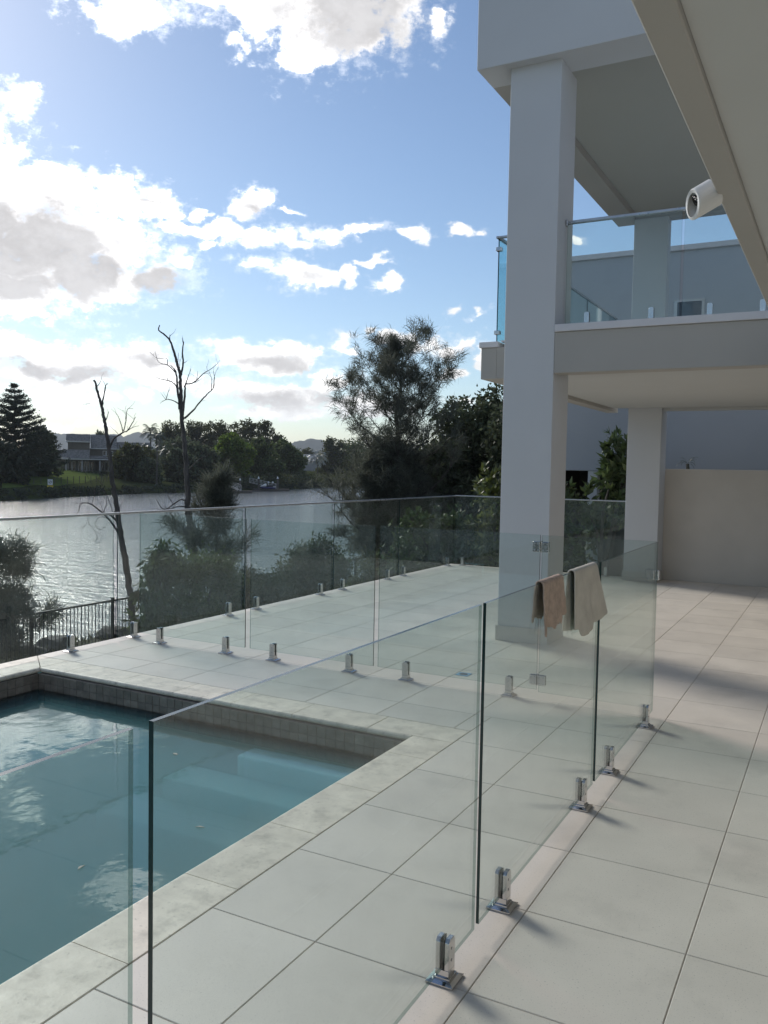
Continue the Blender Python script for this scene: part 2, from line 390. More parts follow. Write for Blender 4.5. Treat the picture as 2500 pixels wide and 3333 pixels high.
def leaf_quads(P, D, Nn, L, W, belly=0.42):
    """diamond leaves: base P, direction D, normal Nn, length L, width W"""
    S = unit(np.cross(D, Nn))
    L = np.asarray(L).reshape(-1, 1)
    W = np.asarray(W).reshape(-1, 1)
    a = P
    b = P + D * L * belly + S * W * .5
    c = P + D * L
    e = P + D * L * belly - S * W * .5
    V = np.stack([a, b, c, e], 1).reshape(-1, 3)
    F = np.arange(len(V)).reshape(-1, 4)
    return V, F


def rand_dirs(rng, n, up=0.0):
    d = rng.normal(size=(n, 3))
    d = unit(d)
    d[:, 2] += up
    return unit(d)


# ------------------------------------------------------------------ materials
def new_mat(name):
    mt = bpy.data.materials.new(name)
    mt.use_nodes = True
    nt = mt.node_tree
    return mt, nt, nt.nodes, nt.links.new, nt.nodes['Principled BSDF']


def solid(name, col, rough=0.6, metal=0.0, var=0.06, vscale=3.0, bump=0.0, bscale=120.0, spec=0.5, rand=0.0,
          dirt=0.0, dscale=1.2, col2=None, speck=0.0, sscale=260.0, aniso=None):
    """painted / stone / metal surfaces: world-space noise variation, optional per-object variation, stains, specks and relief"""
    mt, nt, N, L, b = new_mat(name)
    geo = N.new('ShaderNodeNewGeometry')
    pos = geo.outputs['Position']
    if aniso:
        vm = N.new('ShaderNodeVectorMath')
        vm.operation = 'MULTIPLY'
        L(pos, vm.inputs[0])
        vm.inputs[1].default_value = aniso
        pos = vm.outputs[0]

    def nz(scale, detail=4, rough_=0.55):
        n = N.new('ShaderNodeTexNoise')
        L(pos, n.inputs['Vector'])
        n.inputs['Scale'].default_value = scale
        n.inputs['Detail'].default_value = detail
        n.inputs['Roughness'].default_value = rough_
        return n.outputs['Fac']

    def mr(v, a, bb, c, d_):
        n = N.new('ShaderNodeMapRange')
        L(v, n.inputs[0])
        for i, q in enumerate((a, bb, c, d_)):
            n.inputs[i + 1].default_value = q
        return n.outputs[0]

    def mixc(f, a, bb, mode='MIX'):
        n = N.new('ShaderNodeMix')
        n.data_type = 'RGBA'
        n.blend_type = mode
        if isinstance(f, float):
            n.inputs[0].default_value = f
        else:
            L(f, n.inputs[0])
        for i, q in ((6, a), (7, bb)):
            if isinstance(q, tuple):
                n.inputs[i].default_value = (*q, 1)
            else:
                L(q, n.inputs[i])
        return n.outputs[2]
    c2 = col2 if col2 else tuple(q * (1 - var) for q in col)
    c1 = col if col2 else tuple(min(1, q * (1 + var)) for q in col)
    c = mixc(mr(nz(vscale), .32, .68, 0, 1), c1, c2)
    if dirt > 0:
        c = mixc(mr(nz(dscale, 6, .65), .52, .74, 0, dirt), c, tuple(q * .45 for q in col))
    if speck > 0:
        c = mixc(mr(nz(sscale, 2, .5), .62, .72, 0, speck), c, tuple(q * .35 for q in col))
    if rand > 0:
        oi = N.new('ShaderNodeObjectInfo')
        h = N.new('ShaderNodeHueSaturation')
        L(mr(oi.outputs['Random'], 0, 1, 1 - rand, 1 + rand), h.inputs['Value'])
        L(c, h.inputs['Color'])
        c = h.outputs[0]
    L(c, b.inputs['Base Color'])
    b.inputs['Metallic'].default_value = metal
    L(mr(nz(vscale * 2.3), .3, .7, max(0.02, rough - .07), min(1, rough + .07)), b.inputs['Roughness'])
    b.inputs['Specular IOR Level'].default_value = spec
    if bump > 0:
        bp = N.new('ShaderNodeBump')
        bp.inputs['Strength'].default_value = bump
        bp.inputs['Distance'].default_value = 0.004
        L(nz(bscale, 3), bp.inputs['Height'])
        L(bp.outputs[0], b.inputs['Normal'])
    return mt


def schlick(N, L, f0, normal=None):
    geo = N.new('ShaderNodeNewGeometry')
    dp = N.new('ShaderNodeVectorMath')
    dp.operation = 'DOT_PRODUCT'
    L(normal if normal is not None else geo.outputs['Normal'], dp.inputs[0])
    L(geo.outputs['Incoming'], dp.inputs[1])

    def mth(op, a, b_=None, c=None):
        n = N.new('ShaderNodeMath')
        n.operation = op
        for i, q in enumerate((a, b_, c)):
            if q is None:
                continue
            if isinstance(q, float):
                n.inputs[i].default_value = q
            else:
                L(q, n.inputs[i])
        return n.outputs[0]
    a = mth('ABSOLUTE', dp.outputs['Value'])
    k = mth('POWER', mth('SUBTRACT', 1.0, a), 5.0)
    return mth('MULTIPLY_ADD', k, 1.0 - f0, f0)


def glass_mat(name, tint, f0=0.04):
    mt, nt, N, L, b = new_mat(name)
    N.remove(b)
    out = N['Material Output']
    t = N.new('ShaderNodeBsdfTransparent')
    t.inputs[0].default_value = (*tint, 1)
    g = N.new('ShaderNodeBsdfGlossy')
    g.inputs['Roughness'].default_value = 0.0
    g.inputs['Color'].default_value = (1, 1, 1, 1)
    mx = N.new('ShaderNodeMixShader')
    L(schlick(N, L, f0), mx.inputs[0])
    L(t.outputs[0], mx.inputs[1])
    L(g.outputs[0], mx.inputs[2])
    geo = N.new('ShaderNodeNewGeometry')
    nz = N.new('ShaderNodeTexNoise')
    L(geo.outputs['Position'], nz.inputs['Vector'])
    nz.inputs['Scale'].default_value = 2.4
    nz.inputs['Detail'].default_value = 7
    nz.inputs['Roughness'].default_value = 0.7
    mr = N.new('ShaderNodeMapRange')
    L(nz.outputs['Fac'], mr.inputs[0])
    mr.inputs[1].default_value = 0.45
    mr.inputs[2].default_value = 0.75
    mr.inputs[3].default_value = 0.006
    mr.inputs[4].default_value = 0.05
    df = N.new('ShaderNodeBsdfDiffuse')
    df.inputs[0].default_value = (0.7, 0.72, 0.7, 1)
    m2 = N.new('ShaderNodeMixShader')
    L(mr.outputs[0], m2.inputs[0])
    L(mx.outputs[0], m2.inputs[1])
    L(df.outputs[0], m2.inputs[2])
    L(m2.outputs[0], out.inputs['Surface'])
    return mt


def edge_mat():
    """polished glass edge: dark green from outside, clear where one looks at it through the pane"""
    mt, nt, N, L, b = new_mat("glass_edge")
    b.inputs['Base Color'].default_value = (0.018, 0.04, 0.036, 1)
    b.inputs['Roughness'].default_value = 0.15
    t = N.new('ShaderNodeBsdfTransparent')
    t.inputs[0].default_value = (0.58, 0.70, 0.67, 1)
    geo = N.new('ShaderNodeNewGeometry')
    mx = N.new('ShaderNodeMixShader')
    ml = N.new('ShaderNodeMath')
    ml.operation = 'MULTIPLY'
    L(geo.outputs['Backfacing'], ml.inputs[0])
    ml.inputs[1].default_value = 0.75
    L(ml.outputs[0], mx.inputs[0])
    L(b.outputs[0], mx.inputs[1])
    L(t.outputs[0], mx.inputs[2])
    L(mx.outputs[0], N['Material Output'].inputs['Surface'])
    return mt


def leaf_mat(name, col, var=0.35, trans=0.35, gloss=0.06, rough=0.45, hue=0.03):
    mt, nt, N, L, b = new_mat(name)
    N.remove(b)
    out = N['Material Output']
    geo = N.new('ShaderNodeNewGeometry')
    h = N.new('ShaderNodeHueSaturation')
    h.inputs['Color'].default_value = (*col, 1)

    def mr(v, c, d_):
        n = N.new('ShaderNodeMapRange')
        L(v, n.inputs[0])
        n.inputs[3].default_value = c
        n.inputs[4].default_value = d_
        return n.outputs[0]
    L(mr(geo.outputs['Random Per Island'], 1 - var, 1 + var), h.inputs['Value'])
    nz = N.new('ShaderNodeTexNoise')
    L(geo.outputs['Position'], nz.inputs['Vector'])
    nz.inputs['Scale'].default_value = 1.3
    L(mr(nz.outputs['Fac'], 0.5 - hue * 2, 0.5 + hue * 2), h.inputs['Hue'])
    df = N.new('ShaderNodeBsdfDiffuse')
    tr = N.new('ShaderNodeBsdfTranslucent')
    gl = N.new('ShaderNodeBsdfGlossy')
    gl.inputs['Roughness'].default_value = rough
    L(h.outputs[0], df.inputs[0])
    L(h.outputs[0], tr.inputs[0])
    m1 = N.new('ShaderNodeMixShader')
    m1.inputs[0].default_value = trans
    L(df.outputs[0], m1.inputs[1])
    L(tr.outputs[0], m1.inputs[2])
    m2 = N.new('ShaderNodeMixShader')
    m2.inputs[0].default_value = gloss
    L(m1.outputs[0], m2.inputs[1])
    L(gl.outputs[0], m2.inputs[2])
    L(m2.outputs[0], out.inputs['Surface'])
    return mt


POOL_DENSITY = 1.8


def pool_water_mat():
    mt, nt, N, L, b = new_mat("pool_water")
    N.remove(b)
    out = N['Material Output']
    geo = N.new('ShaderNodeNewGeometry')
    mp = N.new('ShaderNodeVectorMath')
    mp.operation = 'MULTIPLY'
    L(geo.outputs['Position'], mp.inputs[0])
    mp.inputs[1].default_value = (1.0, 0.8, 1)
    nz = N.new('ShaderNodeTexNoise')
    L(mp.outputs[0], nz.inputs['Vector'])
    nz.inputs['Scale'].default_value = 6.5
    nz.inputs['Detail'].default_value = 3
    nz.inputs['Roughness'].default_value = 0.5
    bp = N.new('ShaderNodeBump')
    bp.inputs['Strength'].default_value = 0.6
    bp.inputs['Distance'].default_value = 0.0028
    L(nz.outputs['Fac'], bp.inputs['Height'])
    t = N.new('ShaderNodeBsdfTransparent')
    t.inputs[0].default_value = (0.97, 0.99, 1, 1)
    g = N.new('ShaderNodeBsdfGlossy')
    g.inputs['Roughness'].default_value = 0.0
    L(bp.outputs[0], g.inputs['Normal'])
    mx = N.new('ShaderNodeMixShader')
    L(schlick(N, L, 0.025, bp.outputs[0]), mx.inputs[0])
    L(t.outputs[0], mx.inputs[1])
    L(g.outputs[0], mx.inputs[2])
    L(mx.outputs[0], out.inputs['Surface'])
    ab = N.new('ShaderNodeVolumePrincipled')
    ab.inputs['Color'].default_value = (0.44, 0.98, 0.99, 1)
    ab.inputs['Absorption Color'].default_value = (0, 0, 0, 1)
    ab.inputs['Density'].default_value = POOL_DENSITY
    L(ab.outputs[0], out.inputs['Volume'])
    return mt


def clear_side_mat():
    mt, nt, N, L, b = new_mat("pool_water_side")
    N.remove(b)
    t = N.new('ShaderNodeBsdfTransparent')
    L(t.outputs[0], N['Material Output'].inputs['Surface'])
    ab = N.new('ShaderNodeVolumePrincipled')
    ab.inputs['Color'].default_value = (0.44, 0.98, 0.99, 1)
    ab.inputs['Absorption Color'].default_value = (0, 0, 0, 1)
    ab.inputs['Density'].default_value = POOL_DENSITY
    L(ab.outputs[0], N['Material Output'].inputs['Volume'])
    return mt


def river_mat():
    mt, nt, N, L, b = new_mat("river_water")
    b.inputs['Base Color'].default_value = (0.19, 0.20, 0.19, 1)
    b.inputs['Roughness'].default_value = 0.06
    b.inputs['Specular IOR Level'].default_value = 0.5
    geo = N.new('ShaderNodeNewGeometry')
    hs = []
    for sc_, st in (((0.35, 1.0, 1), 1.2), ((1.2, 3.0, 1), 0.6), ((3.2, 6.5, 1), 0.25)):
        mp = N.new('ShaderNodeMapping')
        mp.inputs['Rotation'].default_value = (0, 0, R(-35))
        mp.inputs['Scale'].default_value = sc_
        L(geo.outputs['Position'], mp.inputs['Vector'])
        nz = N.new('ShaderNodeTexNoise')
        L(mp.outputs[0], nz.inputs['Vector'])
        nz.inputs['Scale'].default_value = 1.6
        nz.inputs['Detail'].default_value = 5
        nz.inputs['Roughness'].default_value = 0.6
        ml = N.new('ShaderNodeMath')
        ml.operation = 'MULTIPLY'
        L(nz.outputs['Fac'], ml.inputs[0])
        ml.inputs[1].default_value = st
        hs.append(ml.outputs[0])
    ad0 = N.new('ShaderNodeMath')
    L(hs[0], ad0.inputs[0])
    L(hs[1], ad0.inputs[1])
    ad = N.new('ShaderNodeMath')
    L(ad0.outputs[0], ad.inputs[0])
    L(hs[2], ad.inputs[1])
    bp = N.new('ShaderNodeBump')
    bp.inputs['Strength'].default_value = 0.8
    bp.inputs['Distance'].default_value = 0.12
    L(ad.outputs[0], bp.inputs['Height'])
    L(bp.outputs[0], b.inputs['Normal'])
    return mt


M = {}
M['white'] = solid("white_render", (0.60, 0.61, 0.62), 0.75, var=.025, vscale=1.1, bump=.12, bscale=260, spec=.25)
M['taupe'] = solid("taupe_render", (0.43, 0.41, 0.375), 0.75, var=.03, vscale=1.1, bump=.12, bscale=260, spec=.25)
M['soffit'] = solid("soffit_paint", (0.545, 0.55, 0.53), 0.8, var=.02, vscale=.9, bump=.05, bscale=200, spec=.2)
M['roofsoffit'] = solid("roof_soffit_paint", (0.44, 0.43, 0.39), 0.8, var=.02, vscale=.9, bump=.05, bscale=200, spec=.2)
M['lip'] = solid("white_lip", (0.66, 0.65, 0.66), 0.5, var=.03)
M['wallbeige'] = solid("beige_render", (0.60, 0.57, 0.53), 0.85, var=.05, vscale=1.4, bump=.25, bscale=140, spec=.2, dirt=.12, dscale=.8)
M['neigh'] = solid("neighbour_render", (0.44, 0.46, 0.49), 0.85, var=.03, vscale=.8, bump=.15, bscale=160, spec=.2)
M['tile'] = solid("porcelain_tile", (0.69, 0.63, 0.55), 0.5, var=.05, vscale=2.2, bump=.06, bscale=300, spec=.4, rand=.05, dirt=.34, dscale=1.7, speck=.45, sscale=150)
M['grout'] = solid("grey_grout", (0.47, 0.43, 0.38), 0.9, var=.15, vscale=8)
M['coping'] = solid("travertine", (0.74, 0.665, 0.55), 0.55, var=.14, vscale=7, bump=.2, bscale=60, spec=.4, rand=.05, dirt=.75, dscale=7.5, speck=.4, sscale=45)
M['mosaic'] = solid("brown_mosaic", (0.235, 0.20, 0.165), 0.4, var=.18, vscale=18, spec=.5, rand=.16)
M['plaster'] = solid("pool_plaster", (0.46, 0.88, 0.90), 0.8, var=.06, vscale=1.3, dirt=.1, dscale=2.5)
M['glass'] = glass_mat("clear_glass", (0.912, 0.955, 0.943))
M['glassb'] = glass_mat("blue_glass", (0.80, 0.93, 0.95))
M['edge'] = edge_mat()
M['chrome'] = solid("polished_steel", (0.62, 0.61, 0.60), 0.16, metal=1.0, var=.06, vscale=14)
M['satin'] = solid("satin_steel", (0.50, 0.50, 0.51), 0.32, metal=1.0, var=.06, vscale=10)
M['rubber'] = solid("black_rubber", (0.02, 0.02, 0.02), 0.6)
M['black'] = solid("black_powdercoat", (0.012, 0.013, 0.014), 0.45, var=.2)
M['towel1'] = solid("brown_towel_cloth", (0.52, 0.405, 0.33), 0.95, var=.16, vscale=30, bump=1.0, bscale=420, spec=.1)
M['towel2'] = solid("cream_towel_cloth", (0.62, 0.58, 0.51), 0.95, var=.07, vscale=14, bump=.8, bscale=500, spec=.1)
M['camwhite'] = solid("white_plastic", (0.74, 0.73, 0.70), 0.45, var=.02)
M['lens'] = solid("dark_lens", (0.01, 0.01, 0.012), 0.08)
M['drainblue'] = solid("blue_film", (0.16, 0.40, 0.62), 0.4, var=.06)
M['soil'] = solid("dark_soil", (0.055, 0.05, 0.04), 0.95, var=.5, vscale=3.5, bump=1, bscale=20, spec=0.1, col2=(0.05, 0.065, 0.03))
M['bank'] = solid("bank_earth", (0.06, 0.075, 0.028), 0.95, var=.5, vscale=.6, col2=(0.05, 0.055, 0.028), spec=0.0)
M['lawn'] = solid("far_lawn", (0.12, 0.16, 0.045), 0.95, var=.3, vscale=.35, spec=0.0, col2=(0.095, 0.12, 0.04))
M['hill'] = solid("bush_hill", (0.045, 0.055, 0.045), 0.95, var=.4, vscale=.03, spec=0.0)
M['bark'] = solid("grey_bark", (0.085, 0.075, 0.065), 0.9, var=.4, vscale=9, bump=1, bscale=40, aniso=(1, 1, .25))
M['deadwood'] = solid("dead_wood", (0.095, 0.085, 0.078), 0.85, var=.45, vscale=14, bump=1, bscale=60, aniso=(1, 1, .2))
M['housewall'] = solid("far_house_wall", (0.14, 0.125, 0.10), 0.9, var=.12, vscale=.8)
M['rooftile'] = solid("roof_tile", (0.20, 0.19, 0.175), 0.35, var=.45, vscale=2.5, spec=.7)
M['windowframe'] = solid("window_frame", (0.55, 0.54, 0.52), 0.6)
M['pane'] = solid("dark_window_pane", (0.015, 0.018, 0.02), 0.06, spec=.6)
M['neighpane'] = solid("neighbour_pane", (0.03, 0.04, 0.05), 0.05, spec=.7)
M['timber'] = solid("wet_timber", (0.09, 0.08, 0.07), 0.8, var=.3, vscale=4)
M['concrete'] = solid("pale_concrete", (0.42, 0.41, 0.40), 0.85, var=.12, vscale=5)
M['yellow'] = solid("yellow_sign", (0.62, 0.47, 0.04), 0.6)
M['signwhite'] = solid("white_sign", (0.72, 0.74, 0.76), 0.6)
M['signmark'] = solid("sign_marking", (0.05, 0.05, 0.05), 0.6)
M['hullblue'] = solid("navy_hull", (0.03, 0.03, 0.10), 0.25)
M['hullwhite'] = solid("white_hull", (0.75, 0.75, 0.75), 0.3)
M['shadewall'] = solid("painted_recess_shade", (0.07, 0.07, 0.07), 0.9)  # undercroft shade put into the colour of its back and side wall
M['mgrout'] = solid("brown_grout", (0.16, 0.14, 0.12), 0.9)
M['rock'] = solid("bank_rock", (0.10, 0.095, 0.085), 0.9, var=.4, vscale=2.5, bump=.8, bscale=25)
M['feather'] = solid("dark_feather", (0.05, 0.05, 0.055), 0.8)
M['paleleaf'] = solid("dry_leaf", (0.55, 0.52, 0.44), 0.7)
M['L_dark'] = leaf_mat("leaf_dark", (0.095, 0.115, 0.065), .45, .4, .025)
M['L_mid'] = leaf_mat("leaf_mid", (0.085, 0.115, 0.04), .45, .45, .025)
M['L_olive'] = leaf_mat("leaf_olive", (0.08, 0.09, 0.035), .4, .4, .02)
M['L_bright'] = leaf_mat("leaf_bright", (0.105, 0.155, 0.025), .4, .5, .02)
M['L_needle'] = leaf_mat("leaf_needle", (0.12, 0.13, 0.10), .4, .45, .03)
M['L_pine'] = leaf_mat("leaf_pine", (0.045, 0.056, 0.036), .4, .1, .03)
M['L_gloss'] = leaf_mat("leaf_glossy", (0.085, 0.12, 0.045), .4, .35, .05, .4)
M['L_yellow'] = leaf_mat("leaf_yellowish", (0.13, 0.15, 0.035), .4, .4, .1)
M['L_palm'] = leaf_mat("leaf_palm", (0.055, 0.075, 0.035), .4, .3, .12, .35)
M['L_silver'] = leaf_mat("leaf_silver", (0.30, 0.31, 0.25), .4, .3, .2, .35)
M['L_grass'] = leaf_mat("leaf_grass", (0.07, 0.085, 0.03), .4, .3)
M['L_far'] = leaf_mat("leaf_far", (0.085, 0.095, 0.04), .35, .45, .015, hue=.02)
M['water'] = pool_water_mat()
M['waterside'] = clear_side_mat()
M['river'] = river_mat()

# ------------------------------------------------------------------ ground, river, far bank
def sheet(name, rows, material, kind='structure', jitter=0.0, seed=1, parent=None):
    rng = np.random.default_rng(seed)
    A = np.array(rows, float)              # (m,n,3)
    A[..., 2] += rng.normal(size=A.shape[:2]) * jitter
    mm, n = A.shape[:2]
    idx = np.arange(mm * n).reshape(mm, n)
    F = np.stack([idx[:-1, :-1], idx[1:, :-1], idx[1:, 1:], idx[:-1, 1:]], -1).reshape(-1, 4)
    o = fast_mesh(name, A.reshape(-1, 3), F, material, parent, smooth=True)
    o['kind'] = kind
    return o


def near_ground():
    ys = list(np.arange(-40, 14.4, 1.6)) + [14.35]
    prof = [(-6.28, -.95), (-7.5, -1.25), (-9.5, -1.65), (-11.5, -2.02), (-13.0, -2.1), (-14.0, -2.02), (-14.8, -2.35), (-15.8, -3.0), (-17.2, -3.8), (-20, -5.5)]
    sheet("ground", [[(x, y, z) for x, z in prof] for y in ys], M['soil'], jitter=.03, seed=2)
    ys2 = [14.35, 15, 15.8, 17, 19, 22, 26, 32, 40, 55, 80, 120]
    prof2 = [(60, -.2), (6, -.2), (-2, -.22), (-4, -.25), (-6.28, -.45), (-7.5, -.8), (-9.5, -1.35), (-11.5, -1.9), (-13.0, -2.1), (-14.0, -2.02), (-14.8, -2.35), (-15.8, -3.0), (-17.2, -3.8), (-20, -5.5)]
    sheet("ground", [[(x, y, z) for x, z in prof2] for y in ys2], M['soil'], jitter=.02, seed=3)
    sheet("ground", [[(x, y, -2.4) for x in (-6.29, 60)] for y in (-40, 14.34)], M['soil'])


near_ground()
riv = MB().add([(-5000, -3000, -3.5), (3000, -3000, -3.5), (3000, 6000, -3.5), (-5000, 6000, -3.5)], [(0, 1, 2, 3)]).build("river", M['river'])
riv['kind'] = 'structure'

SHORE = [(-60, -200), (-70, -60), (-82, 20), (-97.4, 74.5), (-104.5, 95), (-108.5, 113), (-107.5, 127), (-109.5, 150), (-113, 170), (-123, 208), (-133, 260), (-118, 340), (0, 430), (260, 480), (900, 300)]


def far_bank():
    prof = [(0, -4.6), (1.2, -3.35), (3, -2.7), (6, -2.2), (12, -1.9), (25, -1.2), (45, -.3), (80, .4), (200, .9), (700, 2), (2500, 4), (6000, 5)]
    rows = []
    pts = []
    for (a, b) in zip(SHORE[:-1], SHORE[1:]):
        for t in (0, .2, .4, .6, .8):
            pts.append((a[0] + (b[0] - a[0]) * t, a[1] + (b[1] - a[1]) * t))
    rng = np.random.default_rng(5)
    for (x, y) in pts:
        d = math.hypot(x, y)
        j = rng.normal() * .8
        rows.append([(x * (d + o + j) / d, y * (d + o + j) / d, z) for o, z in prof])
    sheet("far_bank", rows, M['bank'], jitter=.12, seed=6)
    # mown lawn in front of the far house, a sheet lying on the bank
    A = []
    for (px, py) in [(-99, 76), (-103, 84), (-107, 92), (-111, 100), (-114, 107)]:
        d = math.hypot(px, py)
        A.append([(px * (d + o) / d, py * (d + o) / d, z) for o, z in ((4, -2.3), (6, -1.75), (14, -1.15), (26, -.45), (45, .35), (62, .75))])
    sheet("lawn", A, M['lawn'], jitter=.03, seed=8)


far_bank()


def hills():
    for name, az0, az1, D, peaks in (("hill", 30.5, 37.0, 3000, [(33.3, 92), (35.2, 60), (31.8, 60)]), ("hill", 37, 53, 3800, [(44, 128), (46.5, 124), (42, 112), (49.5, 118), (39.5, 80)])):
        rng = np.random.default_rng(int(D))
        rows = []
        azs = np.linspace(az0 - 3, az1 + 3, 160)
        ph = rng.uniform(0, 6.28, 12)
        for a in azs:
            h = max(p * math.exp(-((a - c) / 2.2) ** 4) for c, p in peaks)
            h += sum(math.sin(a * (1.5 + 1.7 * k) + ph[k]) * 3.2 / (1 + k) for k in range(12)) + rng.normal() * .35
            edge = min(1, max(0, (a - az0 + 3) / 2), max(0, (az1 + 3 - a) / 2))
            h = max(0, h) * edge
            row = []
            for o, f in ((-900, 0), (-500, .35), (-200, .8), (0, 1), (300, .7), (900, 0)):
                r = D + o
                row.append((-math.sin(R(a)) * r, math.cos(R(a)) * r, 3 + h * f))
            rows.append(row)
        sheet(name, rows, M['hill'])


hills()


# ------------------------------------------------------------------ pool deck with its tiles
def in_view(x, y, z, pad=0.06):
    q = m.inverted() @ Vector((x, y, z))
    if q.z > -0.2:
        return False
    f = 29.917 / 36.0
    u, v = q.x / -q.z * f, q.y / -q.z * f
    return abs(u) < .375 + pad and abs(v) < .5 + pad


deck = MB()
deck.box(-2.20, 2.6, -1.4, 14.30, -.35, -.005)
deck.box(-6.295, -2.20, 5.02, 14.30, -.35, -.005)
deck = deck.build("pool_deck", M['grout'])
deck['kind'] = 'structure'


def tile_mb(x0, x1, y0, y1, mb):
    g, c = .0017, .0022
    x0, x1, y0, y1 = x0 + g, x1 - g, y0 + g, y1 - g
    vs = [(x0, y0, -.012), (x1, y0, -.012), (x1, y1, -.012), (x0, y1, -.012), (x0, y0, -c), (x1, y0, -c), (x1, y1, -c), (x0, y1, -c),
          (x0 + c, y0 + c, 0), (x1 - c, y0 + c, 0), (x1 - c, y1 - c, 0), (x0 + c, y1 - c, 0)]
    fs = [(8, 9, 10, 11)]
    for i in range(4):
        k = (i + 1) % 4
        fs += [(i, k, 4 + k, 4 + i), (4 + i, 4 + k, 8 + k, 8 + i)]
    mb.add(vs, fs)


def lay_tiles():
    cells = []
    regs = [(-2.108, 2.4, -1.3, 14.29), (-6.29, -2.108, 5.187, 14.29)]
    for i in range(-10, 8):
        for j in range(-8, 22):
            cx0, cy0 = -1.03 + .6 * i, 2.557 + .6 * j
            for (a, b, c, d) in regs:
                x0, x1, y0, y1 = max(cx0, a), min(cx0 + .6, b), max(cy0, c), min(cy0 + .6, d)
                # whole tiles run across the seam of the two regions behind the pool
                if cy0 >= 5.1 and cx0 < -2.108 < cx0 + .6:
                    if a == -2.108:
                        continue
                    x1 = cx0 + .6
                if x1 - x0 < .03 or y1 - y0 < .03:
                    continue
                mx, my = (x0 + x1) / 2, (y0 + y1) / 2
                vis = any(in_view(px, py, 0, .0) for px in (x0, mx, x1) for py in (y0, my, y1))
                cells.append((not vis, math.hypot(mx, my), x0, x1, y0, y1))
    cells.sort()
    rest = MB()
    full = None
    for k, (hid, d, x0, x1, y0, y1) in enumerate(cells):
        if hid or k >= 298:
            tile_mb(x0, x1, y0, y1, rest)
            continue
        cx, cy = (x0 + x1) / 2, (y0 + y1) / 2
        if abs(x1 - x0 - .6) < 1e-4 and abs(y1 - y0 - .6) < 1e-4:
            if full is None:
                t = MB()
                tile_mb(-.3, .3, -.3, .3, t)
                full = t.build("deck_tile", M['tile'], None)
                full.parent = deck
                full.location = (cx, cy, 0)
            else:
                inst(full, "deck_tile", (cx, cy, 0), deck)
        else:
            t = MB()
            tile_mb(x0 - cx, x1 - cx, y0 - cy, y1 - cy, t)
            o = t.build("deck_tile", M['tile'], None)
            o.parent = deck
            o.location = (cx, cy, 0)
    o = rest.build("deck_tile", M['tile'], deck)
    o['kind'] = 'stuff'


lay_tiles()
MB().box(-6.293, -6.25, -3, 14.32, -1.9, -.35).box(-6.25, -2.0, 14.302, 14.34, -1.2, -.06).build("deck_edge_wall", M['grout'], deck)

# floor drain with its blue film still on
dr = thing("floor_drain", "round floor drain with blue film, set in the deck tiles past the glass fence", "drain", (-2.76, 6.60, 0))
MB().box(-2.815, -2.705, 6.545, 6.655, .0005, .004).build("drain_frame", M['drainblue'], dr)
g = MB().cyl(-2.76, 6.60, .002, .0062, .036, 20)
g.build("drain_cover", M['lens'], dr)
s = MB()
for k in range(-2, 3):
    w = math.sqrt(max(0, .031 ** 2 - (k * .012) ** 2))
    s.box(-2.76 - w, -2.76 + w, 6.60 + k * .012 - .002, 6.60 + k * .012 + .002, .0063, .0082)
s.build("grate_bar", M['satin'], dr)

# ------------------------------------------------------------------ swimming pool
pool = thing("swimming_pool", "blue swimming pool with pale stone coping and brown tile band, sunk in the deck", "pool", (-4.1, 3.0, 0))
PX0, PX1, PY0, PY1 = -5.885, -2.425, -2.5, 4.862
FZ = -0.95
b = MB()
b.box(PX0 - .12, PX1 + .12, PY0 - .1, PY1 + .12, FZ - .1, FZ)
b.box(PX1, PX1 + .22, PY0 - .1, PY1 + .155, FZ, -.042)
b.box(PX0 - .36, PX0, PY0 - .1, PY1 + .155, FZ, -.042)
b.box(PX0, PX1, PY1, PY1 + .155, FZ, -.042)
b.build("basin", M['plaster'], pool)
for (x0, x1, y0, y1, z) in ((-3.64, PX1, 4.66, PY1, -.28), (-4.05, PX1, 4.36, 4.66, -.42), (-4.28, PX1, 3.98, 4.36, -.56)):
    MB().box(x0, x1, y0, y1, FZ, z).build("step", M['plaster'], pool, bevel=.02, seg=2)
MB().box(-3.10, PX1, -2.4, 3.98, FZ, -.50).build("bench", M['plaster'], pool, bevel=.02, seg=2)
# waterline mosaic, 75 mm squares in three rows on a bed of grout
MB().box(PX0 + .0012, PX1 - .0012, PY1 - .0012, PY1 + .05, -.268, -.0412).box(PX0 - .05, PX0 + .0012, PY0, PY1 - .0014, -.268, -.0412).box(PX1 - .0012, PX1 + .05, PY0, PY1 - .0014, -.268, -.0412).build("mosaic_bed", M['mgrout'], pool)
mt_ = MB().box(-.0355, .0355, -.004, .004, -.0355, .0355).build("mosaic_tile", M['mosaic'], pool, bevel=.0015)
first = True
rngp = random.Random(4)
spots = []
n_far = int((PX1 - PX0) / .075)
for r_ in range(3):
    for k in range(n_far):
        spots.append((PX0 + .04 + k * .075, PY1 - .002, -.0785 - r_ * .075, 0.0))
for r_ in range(3):
    for k in range(22):
        spots.append((PX0 + .002, PY1 - .045 - k * .075, -.0785 - r_ * .075, R(90)))
rest = MB()
for r_ in range(3):
    for k in range(70):
        y = PY1 - .045 - (k + 22) * .075
        if y > PY0:
            rest.box(PX0 - .002, PX0 + .006, y - .0355, y + .0355, -.114 - r_ * .075, -.043 - r_ * .075)
        y = PY1 - .045 - k * .075
        rest.box(PX1 - .006, PX1 + .002, y - .0355, y + .0355, -.114 - r_ * .075, -.043 - r_ * .075)
for i, (x, y, z, rz) in enumerate(spots):
    d = rngp.uniform(-.001, .001)
    if i == 0:
        mt_.location = Vector((x, y + d, z)) - pool.location
        for v in mt_.data.vertices:
            v.co += Vector(pool.location)
    else:
        inst(mt_, "mosaic_tile", (x, y + d, z), pool, rz)
